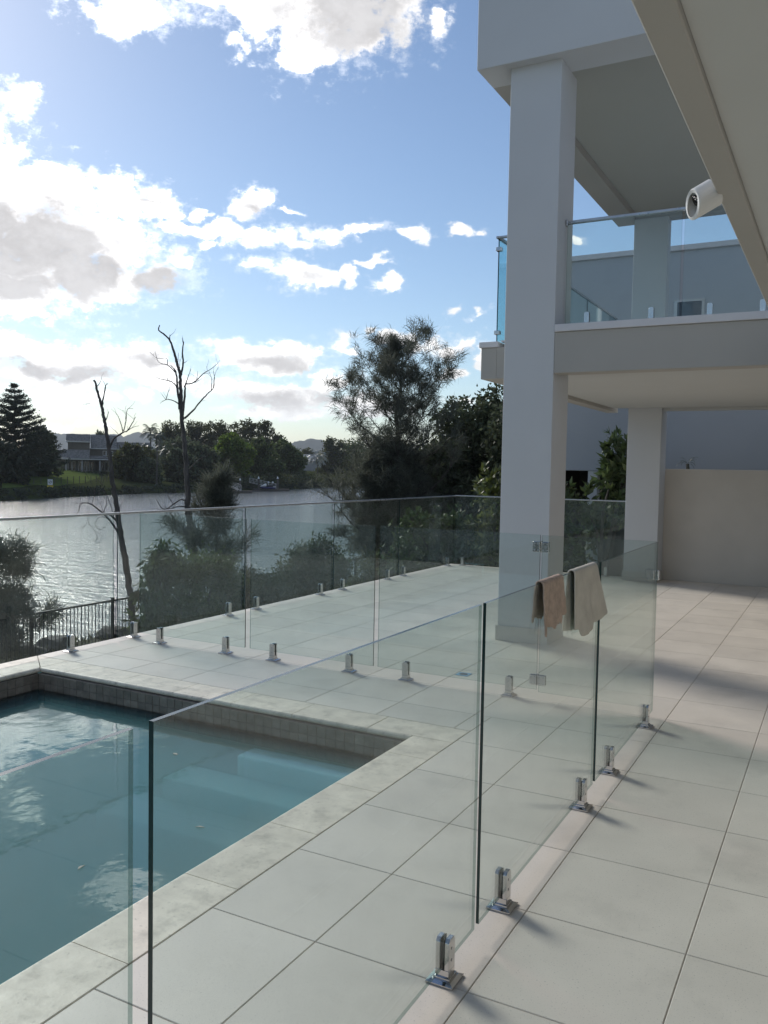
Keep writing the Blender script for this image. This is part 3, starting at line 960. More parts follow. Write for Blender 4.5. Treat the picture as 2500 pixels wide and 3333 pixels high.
rest.build("mosaic_tile", M['mosaic'], pool)['kind'] = 'stuff'


# coping stones, bullnosed towards the water
def bull(u_out, u_in, s):
    """profile in (u,z): flat top, rounded nose at u_in"""
    r = .02
    pts = [(u_out, -.04), (u_out, -.002), (u_out - s * -.002, 0)]
    for k in range(0, 7):
        a = math.pi / 2 - math.pi * k / 6
        pts.append((u_in - s * r + s * r * math.cos(a), -.02 + r * math.sin(a)))
    return pts


def cop(poly, a, b, axis):
    MB().prism(poly, a + .002, b - .002, axis).build("coping_stone", M['coping'], pool, local=None)


ysr = [5.182, 4.53] + [3.93 - .605 * k for k in range(0, 12)]
prof_r = bull(-2.113, -2.405, -1)
for a, b in zip(ysr[:-1], ysr[1:]):
    if a == 5.182:
        # corner stone: one block that fills the corner
        MB().box(-2.726, -2.113, 4.8995, 5.182, -.04, 0).build("coping_stone", M['coping'], pool, bevel=.003)
        MB().prism(bull(4.8995, 4.880, -1), -2.726, -2.405, 'x').build("coping_stone", M['coping'], pool)
        cop(prof_r, b, 4.8965, 'y')
    else:
        cop(prof_r, b, a, 'y')
xsf = [-2.728, -3.336, -3.87, -4.43, -5.02, -5.61, -5.90]
prof_f = bull(5.183, 4.88, -1)
for a, b in zip(xsf[:-1], xsf[1:]):
    cop(prof_f, b, a, 'x')
# far left corner: two mitred stones
MB().add([(-5.903, 4.899, -.04), (-6.285, 5.183, -.04), (-5.902, 5.183, -.04), (-5.903, 4.899, 0), (-6.283, 5.183, 0), (-5.902, 5.183, 0)],
         [(0, 1, 2), (3, 5, 4), (0, 3, 4, 1), (1, 4, 5, 2), (2, 5, 3, 0)]).build("coping_stone", M['coping'], pool)
MB().add([(-5.907, 4.895, -.04), (-6.288, 5.179, -.04), (-6.288, 4.55, -.04), (-5.907, 4.55, -.04), (-5.907, 4.895, 0), (-6.288, 5.179, 0), (-6.288, 4.55, 0), (-5.907, 4.55, 0)],
         [(0, 1, 2, 3), (4, 7, 6, 5), (0, 4, 5, 1), (1, 5, 6, 2), (2, 6, 7, 3), (3, 7, 4, 0)]).build("coping_stone", M['coping'], pool, bevel=.003)
prof_l = bull(-6.288, -5.886, 1)
yl = [4.548 - .605 * k for k in range(12)]
for a, b in zip(yl[:-1], yl[1:]):
    cop(prof_l, b, a, 'y')
MB().prism(bull(-5.9075, -5.886, 1), 4.552, 4.878, 'y').build("coping_stone", M['coping'], pool)

WZ = -.17
w = MB().box(PX0 + .008, PX1 - .008, PY0 + .008, PY1 - .008, FZ - .02, WZ).build("pool_water", M['water'], pool, mats=[M['water'], M['waterside']])
for p_ in w.data.polygons:
    p_.material_index = 0 if p_.normal.z > .9 else 1
for i, (x, y, lab) in enumerate(((-2.921, 3.399, "pale dry leaf floating on the pool near the coping"), (-3.076, 2.757, "pale dry leaf floating nearest the glass corner of the pool"), (-3.763, 4.202, "small pale leaf floating farthest out on the pool"))):
    a = i * 1.3
    V = [(x, y, WZ + .004), (x + .02 * math.cos(a), y + .02 * math.sin(a), WZ + .009), (x + .05 * math.cos(a + .4), y + .05 * math.sin(a + .4), WZ + .004), (x + .025 * math.cos(a + .9), y + .025 * math.sin(a + .9), WZ + .006)]
    V += [(q[0], q[1], q[2] - .003) for q in V]
    o = MB().add(V, [(0, 1, 2, 3), (7, 6, 5, 4), (0, 4, 5, 1), (1, 5, 6, 2), (2, 6, 7, 3), (3, 7, 4, 0)]).build("floating_leaf", M['paleleaf'])
    tag(o, lab, "leaf", "leaves floating on the pool")


# ------------------------------------------------------------------ frameless glass
def panel(parent, axis, c, a0, a1, z0, z1, mat=None, t=.006, name="glass_panel"):
    mb = MB()
    if axis == 'x':
        mb.box(c - t, c + t, a0, a1, z0, z1)
    else:
        mb.box(a0, a1, c - t, c + t, z0, z1)
    o = mb.build(name, None, parent, mats=[mat or M['glass'], M['edge']])
    for p in o.data.polygons:
        n = p.normal
        big = abs(n.x) > .9 if axis == 'x' else abs(n.y) > .9
        p.material_index = 0 if big else 1
    return o


def spigot_proto():
    """post is two chamfered prongs on a solid foot with a collar; base plate is its sub-part. Prongs part along X"""
    mb = MB()
    mb.box(-.025, .025, -.025, .025, .012, .045)
    mb.box(-.031, .031, -.031, .031, .0125, .022)
    for s in (-1, 1):
        x0, x1 = (.0085, .025) if s > 0 else (-.025, -.0085)
        z1, c = .152, .012
        xa, xb = x0, x1
        # prong with its outer top corners cut off
        vs = [(xa, -.025, .045), (xb, -.025, .045), (xb, .025, .045), (xa, .025, .045), (xa, -.025, z1 - c), (xb, -.025, z1 - c), (xb, .025, z1 - c), (xa, .025, z1 - c),
              (xa, -.015, z1), (xb, -.015, z1), (xb, .015, z1), (xa, .015, z1)]
        fs = [(0, 3, 2, 1), (8, 9, 10, 11)]
        for i in range(4):
            k = (i + 1) % 4
            fs += [(i, k, 4 + k, 4 + i), (4 + i, 4 + k, 8 + k, 8 + i)]
        mb.add(vs, fs)
        for zz in (.075, .115):
            xo = .025 * s
            mb.tube([(xo, 0, zz), (xo + .002 * s, 0, zz)], .0055, 10)
    post = mb.build("spigot", M['chrome'], None, bevel=.0012)
    ln = MB()
    for s in (-1, 1):
        ln.box(min(s * .0064, s * .0083), max(s * .0064, s * .0083), -.0245, .0245, .046, .147)
    ln.box(-.0083, .0083, -.0245, .0245, .0452, .0492)
    liner = ln.build("gasket", M['rubber'], None)
    bp = MB()
    bp.prism([(-.05, -.05), (.05, -.05), (.05, .05), (-.05, .05)], .0006, .0075, 'z')
    vs = [(-.05, -.05, .0075), (.05, -.05, .0075), (.05, .05, .0075), (-.05, .05, .0075), (-.036, -.036, .0135), (.036, -.036, .0135), (.036, .036, .0135), (-.036, .036, .0135)]
    bp.add(vs, [(4, 5, 6, 7)] + [(i, (i + 1) % 4, 4 + (i + 1) % 4, 4 + i) for i in range(4)])
    base = bp.build("base_plate", M['chrome'], None)
    return post, liner, base


PROTO = None


def spigot(parent, x, y, z, axis):
    global PROTO
    rz = 0 if axis == 'x' else R(90)
    if PROTO is None:
        PROTO = spigot_proto()
        o = PROTO[0]
        o.parent = parent
        o.location = Vector((x, y, z)) - world_loc(parent)
        o.rotation_euler = (0, 0, rz)
        for q in PROTO[1:]:
            q.parent = o
        return
    o = PROTO[0].copy()
    COL.objects.link(o)
    o.parent = parent
    o.location = Vector((x, y, z)) - world_loc(parent)
    o.rotation_euler = (0, 0, rz)
    for q in PROTO[1:]:
        c = q.copy()
        COL.objects.link(c)
        c.parent = o


GX = -1.125
f1 = thing("glass_fence", "frameless glass pool fence running from the foreground beside the walkway, towels over it", "glass fence", (GX, 3.0, 0))
for a, b in ((-.65, 1.131), (1.183, 2.832), (2.874, 4.497), (4.546, 6.135)):
    panel(f1, 'x', GX, a, b, .056, 1.25)
for y in (-.3, .8, 1.45, 2.585, 3.14, 4.29, 4.885, 5.90):
    spigot(f1, GX, y, 0, 'x')
GY = 6.17
f2 = thing("glass_fence", "frameless glass pool fence crossing the deck between pool and square column", "glass fence", (-4.0, GY, 0))
for a, b in ((-6.02, -4.732), (-4.675, -3.396), (-3.352, -1.982)):
    panel(f2, 'y', GY, a, b, .078, 1.252)
for x in (-5.76, -4.955, -4.42, -3.63, -3.09, -2.20):
    spigot(f2, x, GY, 0, 'y')
gt = thing("pool_gate", "hinged frameless glass pool gate in front of the square column", "gate", (-1.97, GY, 0))
panel(gt, 'y', GY, -1.966, -1.142, .06, 1.25)
for z in (1.162, .152):
    h = MB()
    h.box(-2.036, -1.981, GY - .016, GY - .0065, z - .038, z + .038).box(-2.036, -1.981, GY + .0065, GY + .016, z - .038, z + .038)
    h.box(-1.967, -1.912, GY - .016, GY - .0065, z - .038, z + .038).box(-1.967, -1.912, GY + .0065, GY + .016, z - .038, z + .038)
    h.cyl(-1.974, GY, z - .042, z + .046, .0085, 12)
    h.build("hinge", M['chrome'], gt, bevel=.002)
    s = MB()
    for sx in (-2.022, -1.995, -1.953, -1.926):
        for dz in (-.024, .024):
            s.tube([(sx, GY - .0158, z + dz), (sx, GY - .0185, z + dz)], .005, 8)
    s.build("hinge_screw", M['satin'], gt)
l = MB()
l.box(-1.20, -1.165, GY - .03, GY - .0065, 1.0, 1.055).box(-1.20, -1.165, GY + .0065, GY + .02, 1.0, 1.055)
l.box(-1.19, -1.175, GY - .024, GY - .012, .97, 1.0)
l.build("latch", M['chrome'], gt, bevel=.004, seg=2)
l = MB()
l.box(-1.1575, -1.1335, 6.10, 6.134, .985, 1.055).box(-1.1165, -1.1, 6.10, 6.134, .985, 1.055)
l.box(-1.155, -1.14, 6.134, 6.16, 1.005, 1.045)
l.build("latch_striker", M['chrome'], f1, bevel=.004, seg=2)

LX, BY = -6.18, 14.18
f3 = thing("glass_balustrade", "glass balustrade with steel top rail along the river edge of the deck", "balustrade", (LX, 9, 0))
for a, b in ((.05, 2.0), (2.03, 3.98), (4.03, 5.978), (6.03, 7.982), (8.036, 9.978), (10.03, 11.95), (12.0, BY - .02)):
    panel(f3, 'x', LX, a, b, .034, 1.236)
for a, b in ((LX + .02, -4.55), (-4.5, -3.07)):
    panel(f3, 'y', BY, a, b, .03, 1.245)
for y in (2.5, 3.6, 5.46, 6.25, 7.74, 8.27, 9.70, 10.28, 11.64, 12.18, 13.93):
    spigot(f3, LX, y, 0, 'x')
for x in (-6.0, -4.75, -4.3, -3.42):
    spigot(f3, x, BY, 0, 'y')
MB().box(LX - .014, LX + .014, -2, BY + .014, 1.2365, 1.258).build("top_rail", M['satin'], f3, bevel=.005, seg=2)
MB().box(LX + .0145, -3.06, BY - .014, BY + .014, 1.2455, 1.266).build("top_rail", M['satin'], f3, bevel=.005, seg=2)


# ------------------------------------------------------------------ towels hung over the foreground fence
def towel(name, label, y0, y1, zf, zb, shear, mat, seed, ragged):
    rng = random.Random(seed)
    ny, ns = 40, 46
    top = 1.2575
    V = []
    off = [rng.uniform(-1, 1) for _ in range(ny + 1)]
    for i in range(ny + 1):
        u = i / ny
        rag_f = ragged * (math.sin(u * 23 + seed) * .35 + math.sin(u * 51 + 1.3 * seed) * .3 + off[i] * .5)
        rag_b = ragged * (math.sin(u * 19 + seed + 2) * .4 + off[ny - i] * .6)
        for j in range(ns + 1):
            s = j / ns * 2 - 1                       # -1 back hem .. +1 front hem
            side = 1 if s >= 0 else -1
            q = abs(s)
            if q < .1:
                a = s / .1 * math.pi / 2
                x = GX + .0175 * math.sin(a)
                z = top - .012 + .016 * math.cos(a)
                drop = 0
            else:
                k = (q - .1) / .9
                zend = (zf(u) + rag_f) if side > 0 else (zb(u) + rag_b)
                z = (top - .012) * (1 - k) + zend * k
                drop = k
                wave = (math.sin(u * 9 + seed) * .012 + math.sin(u * 21 + seed * 2) * .004) * k
                x = GX + side * (.0175 + .012 * k) + (wave if side > 0 else wave * .6)
            y = y0 + (y1 - y0) * u + shear * drop * (u * .8 + .2) * (1 if side > 0 else .3)
            y += ragged * .25 * math.sin(z * 70 + seed) * (1 if i in (0, ny) else 0)
            V.append((x, y, z))
    F = []
    for i in range(ny):
        for j in range(ns):
            a = i * (ns + 1) + j
            F.append((a, a + 1, a + ns + 2, a + ns + 1))
    o = fast_mesh(name, V, F, mat, smooth=True)
    md = o.modifiers.new("thick", 'SOLIDIFY')
    md.thickness = .007
    md.offset = 0
    tex = bpy.data.textures.new(name + "_pile", 'CLOUDS')
    tex.noise_scale = .012
    sb = o.modifiers.new("sub", 'SUBSURF')
    sb.levels = sb.render_levels = 1
    dm = o.modifiers.new("pile", 'DISPLACE')
    dm.texture = tex
    dm.texture_coords = 'GLOBAL'
    dm.strength = .005
    tag(o, label, "towel", "towels drying on the glass fence")
    return o


towel("towel", "short brown bath mat with ragged hem hung over the glass fence", 3.50, 3.795,
      lambda u: 1.062 - .015 * math.sin(u * 5) + (-.03 if u < .18 else 0), lambda u: 1.085, .04, M['towel1'], 3, .016)
towel("towel", "longer cream towel hung over the glass fence beside the dark panel edge", 3.985, 4.405,
      lambda u: .925 + .07 * max(0, (u - .35)) + (.0 if u > .12 else .04), lambda u: .955 - .02 * u, .17, M['towel2'], 5, .004)

# ------------------------------------------------------------------ the house
house = thing("house", "white two-storey house with square columns, balcony and flat roof beside the pool deck", "house", (-2.8, 8.17, 0))


def part(name, mat, *boxes, bevel=.004, parent=None):
    mb = MB()
    for q in boxes:
        mb.box(*q)
    return mb.build(name, mat, parent or house, bevel=bevel)


c1 = part("column", M['white'], (-3.055, -2.54, 8.17, 8.69, 0.0, 5.705))
part("plinth", M['wallbeige'], (-3.072, -2.522, 8.153, 8.167, .0005, .15), (-3.072, -3.057, 8.167, 8.707, .0005, .15), (-2.538, -2.522, 8.167, 8.707, .0005, .15), (-3.057, -2.538, 8.692, 8.707, .0005, .15), parent=c1, bevel=.002)
c2 = part("column", M['white'], (-3.055, -2.54, 13.83, 14.09, 3.0, 5.705), (-3.055, -2.54, 13.83, 14.30, 0.0, 2.999))
part("plinth", M['wallbeige'], (-3.072, -2.522, 13.813, 13.827, .0005, .15), (-3.072, -3.057, 13.827, 14.29, .0005, .15), (-2.538, -2.522, 13.827, 14.29, .0005, .15), parent=c2, bevel=.002)
part("fascia_beam", M['taupe'], (-2.538, -.42, 8.172, 8.40, 2.69, 3.088))
part("fascia_beam", M['taupe'], (-3.46, -3.285, 8.56, 14.10, 2.70, 3.03), bevel=.003)
part("fascia_beam", M['taupe'], (-3.284, -3.058, 8.56, 8.72, 2.70, 3.03), bevel=.003)
part("fascia_beam", M['soffit'], (-2.536, 2.6, 13.90, 14.09, 2.712, 3.03), bevel=.003)
part("balcony_slab", M['soffit'], (-3.283, 2.6, 8.73, 13.82, 2.752, 3.085), (-2.535, 2.6, 8.41, 8.7295, 2.752, 3.085), bevel=0)
part("balcony_lip", M['lip'], (-2.537, -.40, 8.15, 8.56, 3.0895, 3.16), bevel=.004)
part("balcony_lip", M['lip'], (-3.48, -3.27, 8.54, 14.10, 3.0315, 3.09), bevel=.004)
part("balcony_floor", M['lip'], (-3.26, -3.06, 8.62, 14.1, 3.092, 3.11), (-3.05, 2.6, 8.70, 13.82, 3.10, 3.15), bevel=0)
# roof with its dropped edge beams
part("roof_beam", M['white'], (-3.37, 2.6, 8.05, 8.50, 5.70, 7.3))
part("roof_beam", M['taupe'], (-3.37, -3.045, 8.502, 14.1, 5.70, 6.6))
part("roof_beam", M['taupe'], (-3.043, 2.6, 13.84, 14.1, 5.70, 6.6))
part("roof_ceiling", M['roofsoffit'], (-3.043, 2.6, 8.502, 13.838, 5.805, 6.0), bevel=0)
# near wing overhead: low edge strip and ceiling, outside the frame it goes on as slab and wall
part("eave_beam", M['taupe'], (-.42, -.338, -2.0, 8.169, 2.69, 3.0))
part("eave_ceiling", M['soffit'], (-.337, 2.6, -2.0, 8.169, 2.712, 3.0), (-.33, 2.6, 8.17, 8.40, 2.72, 3.08), bevel=0)
part("house_wall", M['white'], (2.42, 2.6, -2.0, 14.1, -.004, 2.70), (2.42, 2.6, -2.0, 14.1, 3.2, 5.7))


# balcony balustrades
fb = thing("balcony_balustrade", "clear glass balustrade with steel rail along the balcony front beside the tall column", "balustrade", (-1.5, 8.45, 3.16))
for a, b in ((-2.52, -1.425), (-1.40, -.45)):
    panel(fb, 'y', 8.45, a, b, 3.19, 4.19, M['glass'])
for x in (-2.30, -1.68, -1.15, -.7):
    spigot(fb, x, 8.45, 3.1605, 'y')
MB().box(-2.515, -.4, 8.428, 8.472, 4.191, 4.222).box(-2.538, -2.516, 8.425, 8.475, 4.175, 4.235).build("hand_rail", M['satin'], fb, bevel=.006, seg=2)
fs = thing("balcony_balustrade", "blue-tinged glass balustrade with steel rail along the river side of the balcony", "balustrade", (-3.33, 11, 3.09))
for a, b in ((8.67, 10.4), (10.44, 12.2), (12.24, 14.0)):
    panel(fs, 'x', -3.33, a, b, 3.11, 4.19, M['glassb'])
panel(fs, 'y', 8.655, -3.32, -3.07, 3.11, 4.17, M['glassb'])
MB().box(-3.35, -3.31, 8.63, 14.0, 4.191, 4.215).box(-3.309, -3.06, 8.637, 8.673, 4.191, 4.215).build("hand_rail", M['satin'], fs, bevel=.005, seg=2)
for z in (4.08, 3.2):
    MB().box(-3.352, -3.29, 8.632, 8.69, z - .02, z + .02).build("clamp", M['chrome'], fs, bevel=.004)
for y in (9.2, 11.5, 13.4):
    spigot(fs, -3.33, y, 3.0905, 'x')


# security camera on the eave
def security_camera():
    t = thing("security_camera", "white bullet security camera with black lens fixed under the eave edge", "camera", (-.42, 3.02, 2.69))
    c = Vector((-.470, 3.17, 2.686))
    ax = (-right * .86 + down * .50 + fwd * .02).normalized()
    mb = MB()
    n = 28
    up = (Vector((0, 0, 1)) - ax * ax.z).normalized()
    sd = ax.cross(up)
    rr = .049
    prof = [(-.05, .0), (-.05, rr * .9), (-.045, rr), (.035, rr), (.040, rr * .96), (.040, rr * .72)]
    vs, fsx = [], []
    for (t_, r_) in prof:
        for k in range(n):
            a = 2 * math.pi * k / n
            # the hood runs out longer on its upper side
            ext = -.018 * math.cos(a) + .006 * math.sin(a) if t_ > 0 else 0
            vs.append(c + ax * (t_ + ext) + (up * math.cos(a) + sd * math.sin(a)) * r_)
    for i in range(len(prof) - 1):
        for k in range(n):
            k2 = (k + 1) % n
            fsx.append((i * n + k, i * n + k2, (i + 1) * n + k2, (i + 1) * n + k))
    mb.add(vs, fsx)
    mb.build("housing", M['camwhite'], t, smooth=False)
    e = MB()
    e.tube([c + ax * .012, c + ax * .016], rr * .715, n)
    e.build("face_plate", M['camwhite'], t)
    e = MB()
    e.tube([c + ax * .0162 + up * .006, c + ax * .024 + up * .006], rr * .42, n)
    e.build("lens", M['lens'], t)
    e = MB()
    e.tube([c - ax * .045, c - ax * .065, (-.425, 3.24, 2.725)], [.02, .02, .018], 12)
    e.build("mount_arm", M['camwhite'], t)
    e = MB()
    e.tube([(-.440, 3.24, 2.725), (-.4215, 3.24, 2.725)], .03, 18)
    e.build("mount_base", M['camwhite'], t)


security_camera()

# ------------------------------------------------------------------ boundary wall and the neighbour's house
bw = MB().box(-2.62, 3.0, 14.31, 14.51, -.3, 1.80).build("boundary_wall", M['wallbeige'], None, bevel=.006)
tag(bw, "plain beige rendered boundary wall closing the end of the walkway", "wall")
nb = thing("neighbour_house", "blue-grey rendered neighbouring house wall rising behind the boundary wall", "house", (-2, 17, 0))
part("wall", M['neigh'], (-5.5, 6, 17.0, 17.3, 1.752, 5.93), bevel=.005, parent=nb)
part("recess_wall", M['shadewall'], (-5.5, 6, 20.0, 20.2, -.3, 1.75), (-5.7, -5.5, 17.3, 20.2, -.3, 1.75), bevel=0, parent=nb)
part("coping", M['lip'], (-5.54, 6, 16.94, 17.36, 5.9305, 6.03), bevel=.006, parent=nb)
part("soffit", M['neigh'], (-5.5, 6, 17.302, 20.2, 1.752, 1.95), bevel=0, parent=nb)
part("column", M['white'], (-4.52, -4.33, 17.02, 17.25, -.3, 1.75), bevel=.004, parent=nb)
wf = part("window_frame", M['satin'], (-2.96, -2.90, 16.975, 16.999, 4.60, 5.02), (-2.46, -2.41, 16.975, 16.999, 4.60, 5.02), (-2.899, -2.461, 16.975, 16.999, 4.97, 5.02), (-2.899, -2.461, 16.975, 16.999, 4.60, 4.64), bevel=0, parent=nb)
MB().box(-2.898, -2.462, 16.985, 16.998, 4.642, 4.968).build("pane", M['neighpane'], wf)

# ------------------------------------------------------------------ black tubular fence at the foot of the garden
def bar_fence():
    t = thing("bar_fence", "black metal bar fence along the river bank below the deck", "fence", (-12.55, 20, -2.1))
    top, bot = -.945, -2.06
    ys = [12.12 + 1.9 * k for k in range(-3, 8)]
    ys = [y for y in ys]
    post = None
    pick = None
    for k, y in enumerate(ys):
        if post is None:
            post = MB().box(-.025, .025, -.025, .025, -.18, top - bot + .03).box(-.03, .03, -.03, .03, top - bot + .03, top - bot + .045).build("post", M['black'], None)
            post.parent = t
            post.location = Vector((-12.55, y, bot)) - t.location
        else:
            inst(post, "post", (-12.55, y, bot), t)
        if k == len(ys) - 1:
            break
        y2 = ys[k + 1]
        MB().box(-12.57, -12.53, y + .026, y2 - .026, top - .035, top).build("rail", M['black'], t)
        MB().box(-12.57, -12.53, y + .026, y2 - .026, bot + .08, bot + .115).build("rail", M['black'], t)
        n = 22
        for i in range(1, n):
            yy = y + (y2 - y) * i / n
            if yy < 8.5 and yy < 6.9:
                continue
            if pick is None:
                pick = MB().tube([(0, 0, .1155), (0, 0, top - bot - .0355)], .008, 6, cap=False).build("picket", M['black'], None)
                pick.parent = t
                pick.location = Vector((-12.55, yy, bot)) - t.location
            else:
                inst(pick, "picket", (-12.55, yy, bot), t)


bar_fence()


# ------------------------------------------------------------------ dead trees on the bank
def smooth_poly(pts, r0, r1, rng, sub=4, wob=.35):
    P = [Vector(p) for p in pts]
    if len(P) < 2:
        return P, [r0]
    Q = [P[0] * 2 - P[1]] + P + [P[-1] * 2 - P[-2]]
    out = []
    for i in range(1, len(Q) - 2):
        for s in range(sub):
            t = s / sub
            a, b, c, d = Q[i - 1], Q[i], Q[i + 1], Q[i + 2]
            out.append(.5 * ((2 * b) + (c - a) * t + (2 * a - 5 * b + 4 * c - d) * t * t + (3 * b - a - 3 * c + d) * t ** 3))
    out.append(P[-1])
    n = len(out)
    rad = []
    for i in range(n):
        k = i / (n - 1)
        r = r0 + (r1 - r0) * k ** .8
        rad.append(r * rng.uniform(.9, 1.12))
        if 0 < i < n - 1:
            out[i] = out[i] + Vector((rng.uniform(-1, 1), rng.uniform(-1, 1), rng.uniform(-1, 1))) * r * wob
    return out, rad


def dead_tree(data, base, label, seed, extra=1.0):
    rng = random.Random(seed)
    t = thing("dead_tree", label, "dead tree", base, "dead trees on the river bank")
    B = Vector(base)
    tr = MB()
    pts, r0, r1 = data[0]
    pl, rd = smooth_poly([Vector(p) + B for p in pts], r0, r1, rng, 5, .22)
    foot = Vector((pl[0].x, pl[0].y, B.z - .3))
    tr.tube([foot] + pl, [r0 * 1.25] + rd, 9)
    tr.build("trunk", M['deadwood'], t, smooth=True)
    tw = MB()
    for pts, r0, r1 in data[1:]:
        pl, rd = smooth_poly([Vector(p) + B for p in pts], r0, r1, rng)
        mb = MB().tube(pl, rd, 6)
        mb.build("branch", M['deadwood'], t, smooth=True)
        # fine twigs off the thinner branches
        if r0 < .06:
            L = sum((pl[i + 1] - pl[i]).length for i in range(len(pl) - 1))
            for _ in range(int(L * 3.0 * extra) + 1):
                k = rng.randint(len(pl) // 3, len(pl) - 1)
                d = (pl[k] - pl[k - 1]).normalized()
                p = pl[k].copy()
                dd = (d + Vector((rng.uniform(-1, 1), rng.uniform(-1, 1), rng.uniform(-.3, 1))) * .9).normalized()
                seg = [p.copy()]
                ln = rng.uniform(.1, .32)
                for s in range(4):
                    dd = (dd + Vector((rng.uniform(-1, 1), rng.uniform(-1, 1), rng.uniform(-.4, .8))) * .35).normalized()
                    p = p + dd * ln / 4
                    seg.append(p.copy())
                tw.tube(seg, [max(.0028, r1 * .6)] * 3 + [.002] * 2, 4, cap=False)
    tw.build("twigs", M['deadwood'], t)['kind'] = 'stuff'


dead_tree(DEAD_A, (-13.6, 13.72, -2.0), "thin leaning dead tree with broken forked top, nearest the pool behind the bar fence", 1)
dead_tree(DEAD_B, (-14.2, 16.2, -2.1), "taller bare dead tree with many branches reaching highest against the clouds", 2)


# ------------------------------------------------------------------ foliage builders
def shrub(name, label, cat, base, size, mat, n, leaf, seed, lobes=9, group=None, asp=.5, droop=0.0, up=.2, stems=7, shell=.5, lobe_r=.45, twig_mat=None, whorl=False):
    """leafy shrub: stems from the ground into lobes of leaves; size = (rx, ry, height)"""
    rng = np.random.default_rng(seed)
    B = np.array(base, float)
    rx, ry, h = size
    t = thing(name, label, cat, base, group)
    C = []
    for k in range(lobes):
        a = rng.uniform(0, 2 * np.pi)
        r = rng.uniform(0, 1) ** .5 * (1 - lobe_r * .6)
        z = rng.uniform(.22, 1 - lobe_r * .35)
        wz = math.sqrt(max(.05, 1 - max(0, (z - .45) / .65) ** 2))
        C.append((math.cos(a) * r * rx * wz, math.sin(a) * r * ry * wz, z * h))
    C = np.array(C)
    st = MB()
    rr = random.Random(seed)
    for k in range(stems):
        c = C[k % lobes]
        p0 = Vector(B) + Vector((rr.uniform(-.25, .25) * rx, rr.uniform(-.25, .25) * ry, -.1))
        p1 = Vector(B + c)
        mid = (p0 + p1) / 2 + Vector((rr.uniform(-.1, .1), rr.uniform(-.1, .1), .1 * h))
        st.tube([p0, mid, p1], [.022 * h ** .5 + .006, .014 * h ** .5 + .004, .006], 5)
    st.build("stem", M['bark'], t)
    which = rng.integers(0, lobes, n)
    sc_ = rng.uniform(.7, 1.25, lobes)[which]
    d = rand_dirs(rng, n)
    r = rng.uniform(0, 1, n) ** shell
    lr = np.array([rx, ry, h * .5]) * lobe_r
    P = B + C[which] + d * r[:, None] * lr * sc_[:, None] * (1 + rng.normal(size=(n, 1)) * .16)
    P[:, 2] = np.maximum(P[:, 2], B[2] + .02)
    if whorl:
        # leaves stand in rosettes at twig ends
        k = 7
        m_ = n // k
        P = np.repeat(P[:m_], k, 0)
        D = rand_dirs(rng, m_ * k, .25)
        dd = np.repeat(d[:m_], k, 0)
        D = unit(D * .9 + dd * .6 + np.array([0, 0, up]))
        n = m_ * k
        d = dd
    else:
        D = unit(rand_dirs(rng, n) * .8 + d * .7 + np.array([0, 0, up - droop]))
    Nn = unit(rand_dirs(rng, n) * .6 + np.array([0, 0, .8]) + d * .4)
    Lf = leaf * rng.uniform(.6, 1.3, n)
    V, F = leaf_quads(P, D, Nn, Lf, Lf * asp)
    fast_mesh("foliage", V, F, mat, t)
    return t


def limb_tree(name, label, base, height, width, mat, n, leaf, seed, group=None, trunk_r=None, trunk_frac=.3, lobes=16, asp=.55, cat="tree", flat=.55, shell=.45, lobe_r=.30, gaps=False, bark=None, off=(0, 0)):
    rng = np.random.default_rng(seed)
    rr = random.Random(seed)
    B = np.array(base, float)
    t = thing(name, label, cat, base, group)
    trunk_r = trunk_r or height * .022
    zt = height * trunk_frac
    tr = MB()
    lean = Vector((rr.uniform(-.06, .06) * height, rr.uniform(-.06, .06) * height, 0))
    fork = Vector(B) + lean + Vector((0, 0, zt))
    tr.tube([Vector(B) + Vector((0, 0, -.5)), Vector(B) + lean * .4 + Vector((0, 0, zt * .5)), fork], [trunk_r * 1.25, trunk_r, trunk_r * .85], 8)
    C = []
    for k in range(lobes):
        a = 2 * math.pi * (k * .618 + rr.uniform(-.1, .1))
        zz = (k + .5) / lobes
        z = zt * .75 + (height * (1 - lobe_r * .3) - zt * .75) * zz
        prof = math.sin(math.pi * min(1, (zz * .86 + .14))) ** .6
        r = rr.uniform(.25, 1) * prof * (1 - lobe_r * .8)
        C.append((math.cos(a) * r * width / 2 + off[0] * zz, math.sin(a) * r * width / 2 + off[1] * zz, z))
    C = np.array(C)
    for k in range(lobes):
        p1 = Vector(B + C[k])
        mid = fork.lerp(p1, .5) + Vector((0, 0, rr.uniform(-.02, .05) * height))
        tr.tube([fork, mid, p1], [trunk_r * .55, trunk_r * .33, trunk_r * .1], 5)
    tr.build("trunk", bark or M['bark'], t)
    sizes = rng.uniform(.65, 1.25, lobes)
    which = rng.choice(lobes, n, p=sizes ** 2 / (sizes ** 2).sum())
    # each lobe is broken into smaller clumps so the outline stays uneven
    sub = 14
    sd = rand_dirs(rng, lobes * sub).reshape(lobes, sub, 3)
    sr = (rng.uniform(.35, 1, (lobes, sub)) ** .5)
    pick = rng.integers(0, sub, n)
    lr = np.array([width * lobe_r, width * lobe_r, width * lobe_r * flat + height * .03])
    cc = C[which] + sd[which, pick] * sr[which, pick][:, None] * lr * sizes[which][:, None]
    d = rand_dirs(rng, n)
    P = B + cc + d * (rng.uniform(0, 1, n) ** shell)[:, None] * lr * (.26 if gaps else .36) * rng.uniform(.7, 1.3, (n, 1))
    D = unit(rand_dirs(rng, n) + d * .5)
    Nn = unit(rand_dirs(rng, n) * .7 + np.array([0, 0, .7]) + d * .3)
    Lf = leaf * rng.uniform(.6, 1.35, n)
    V, F = leaf_quads(P, D, Nn, Lf, Lf * asp)
    fast_mesh("crown", V, F, mat, t)
    return t


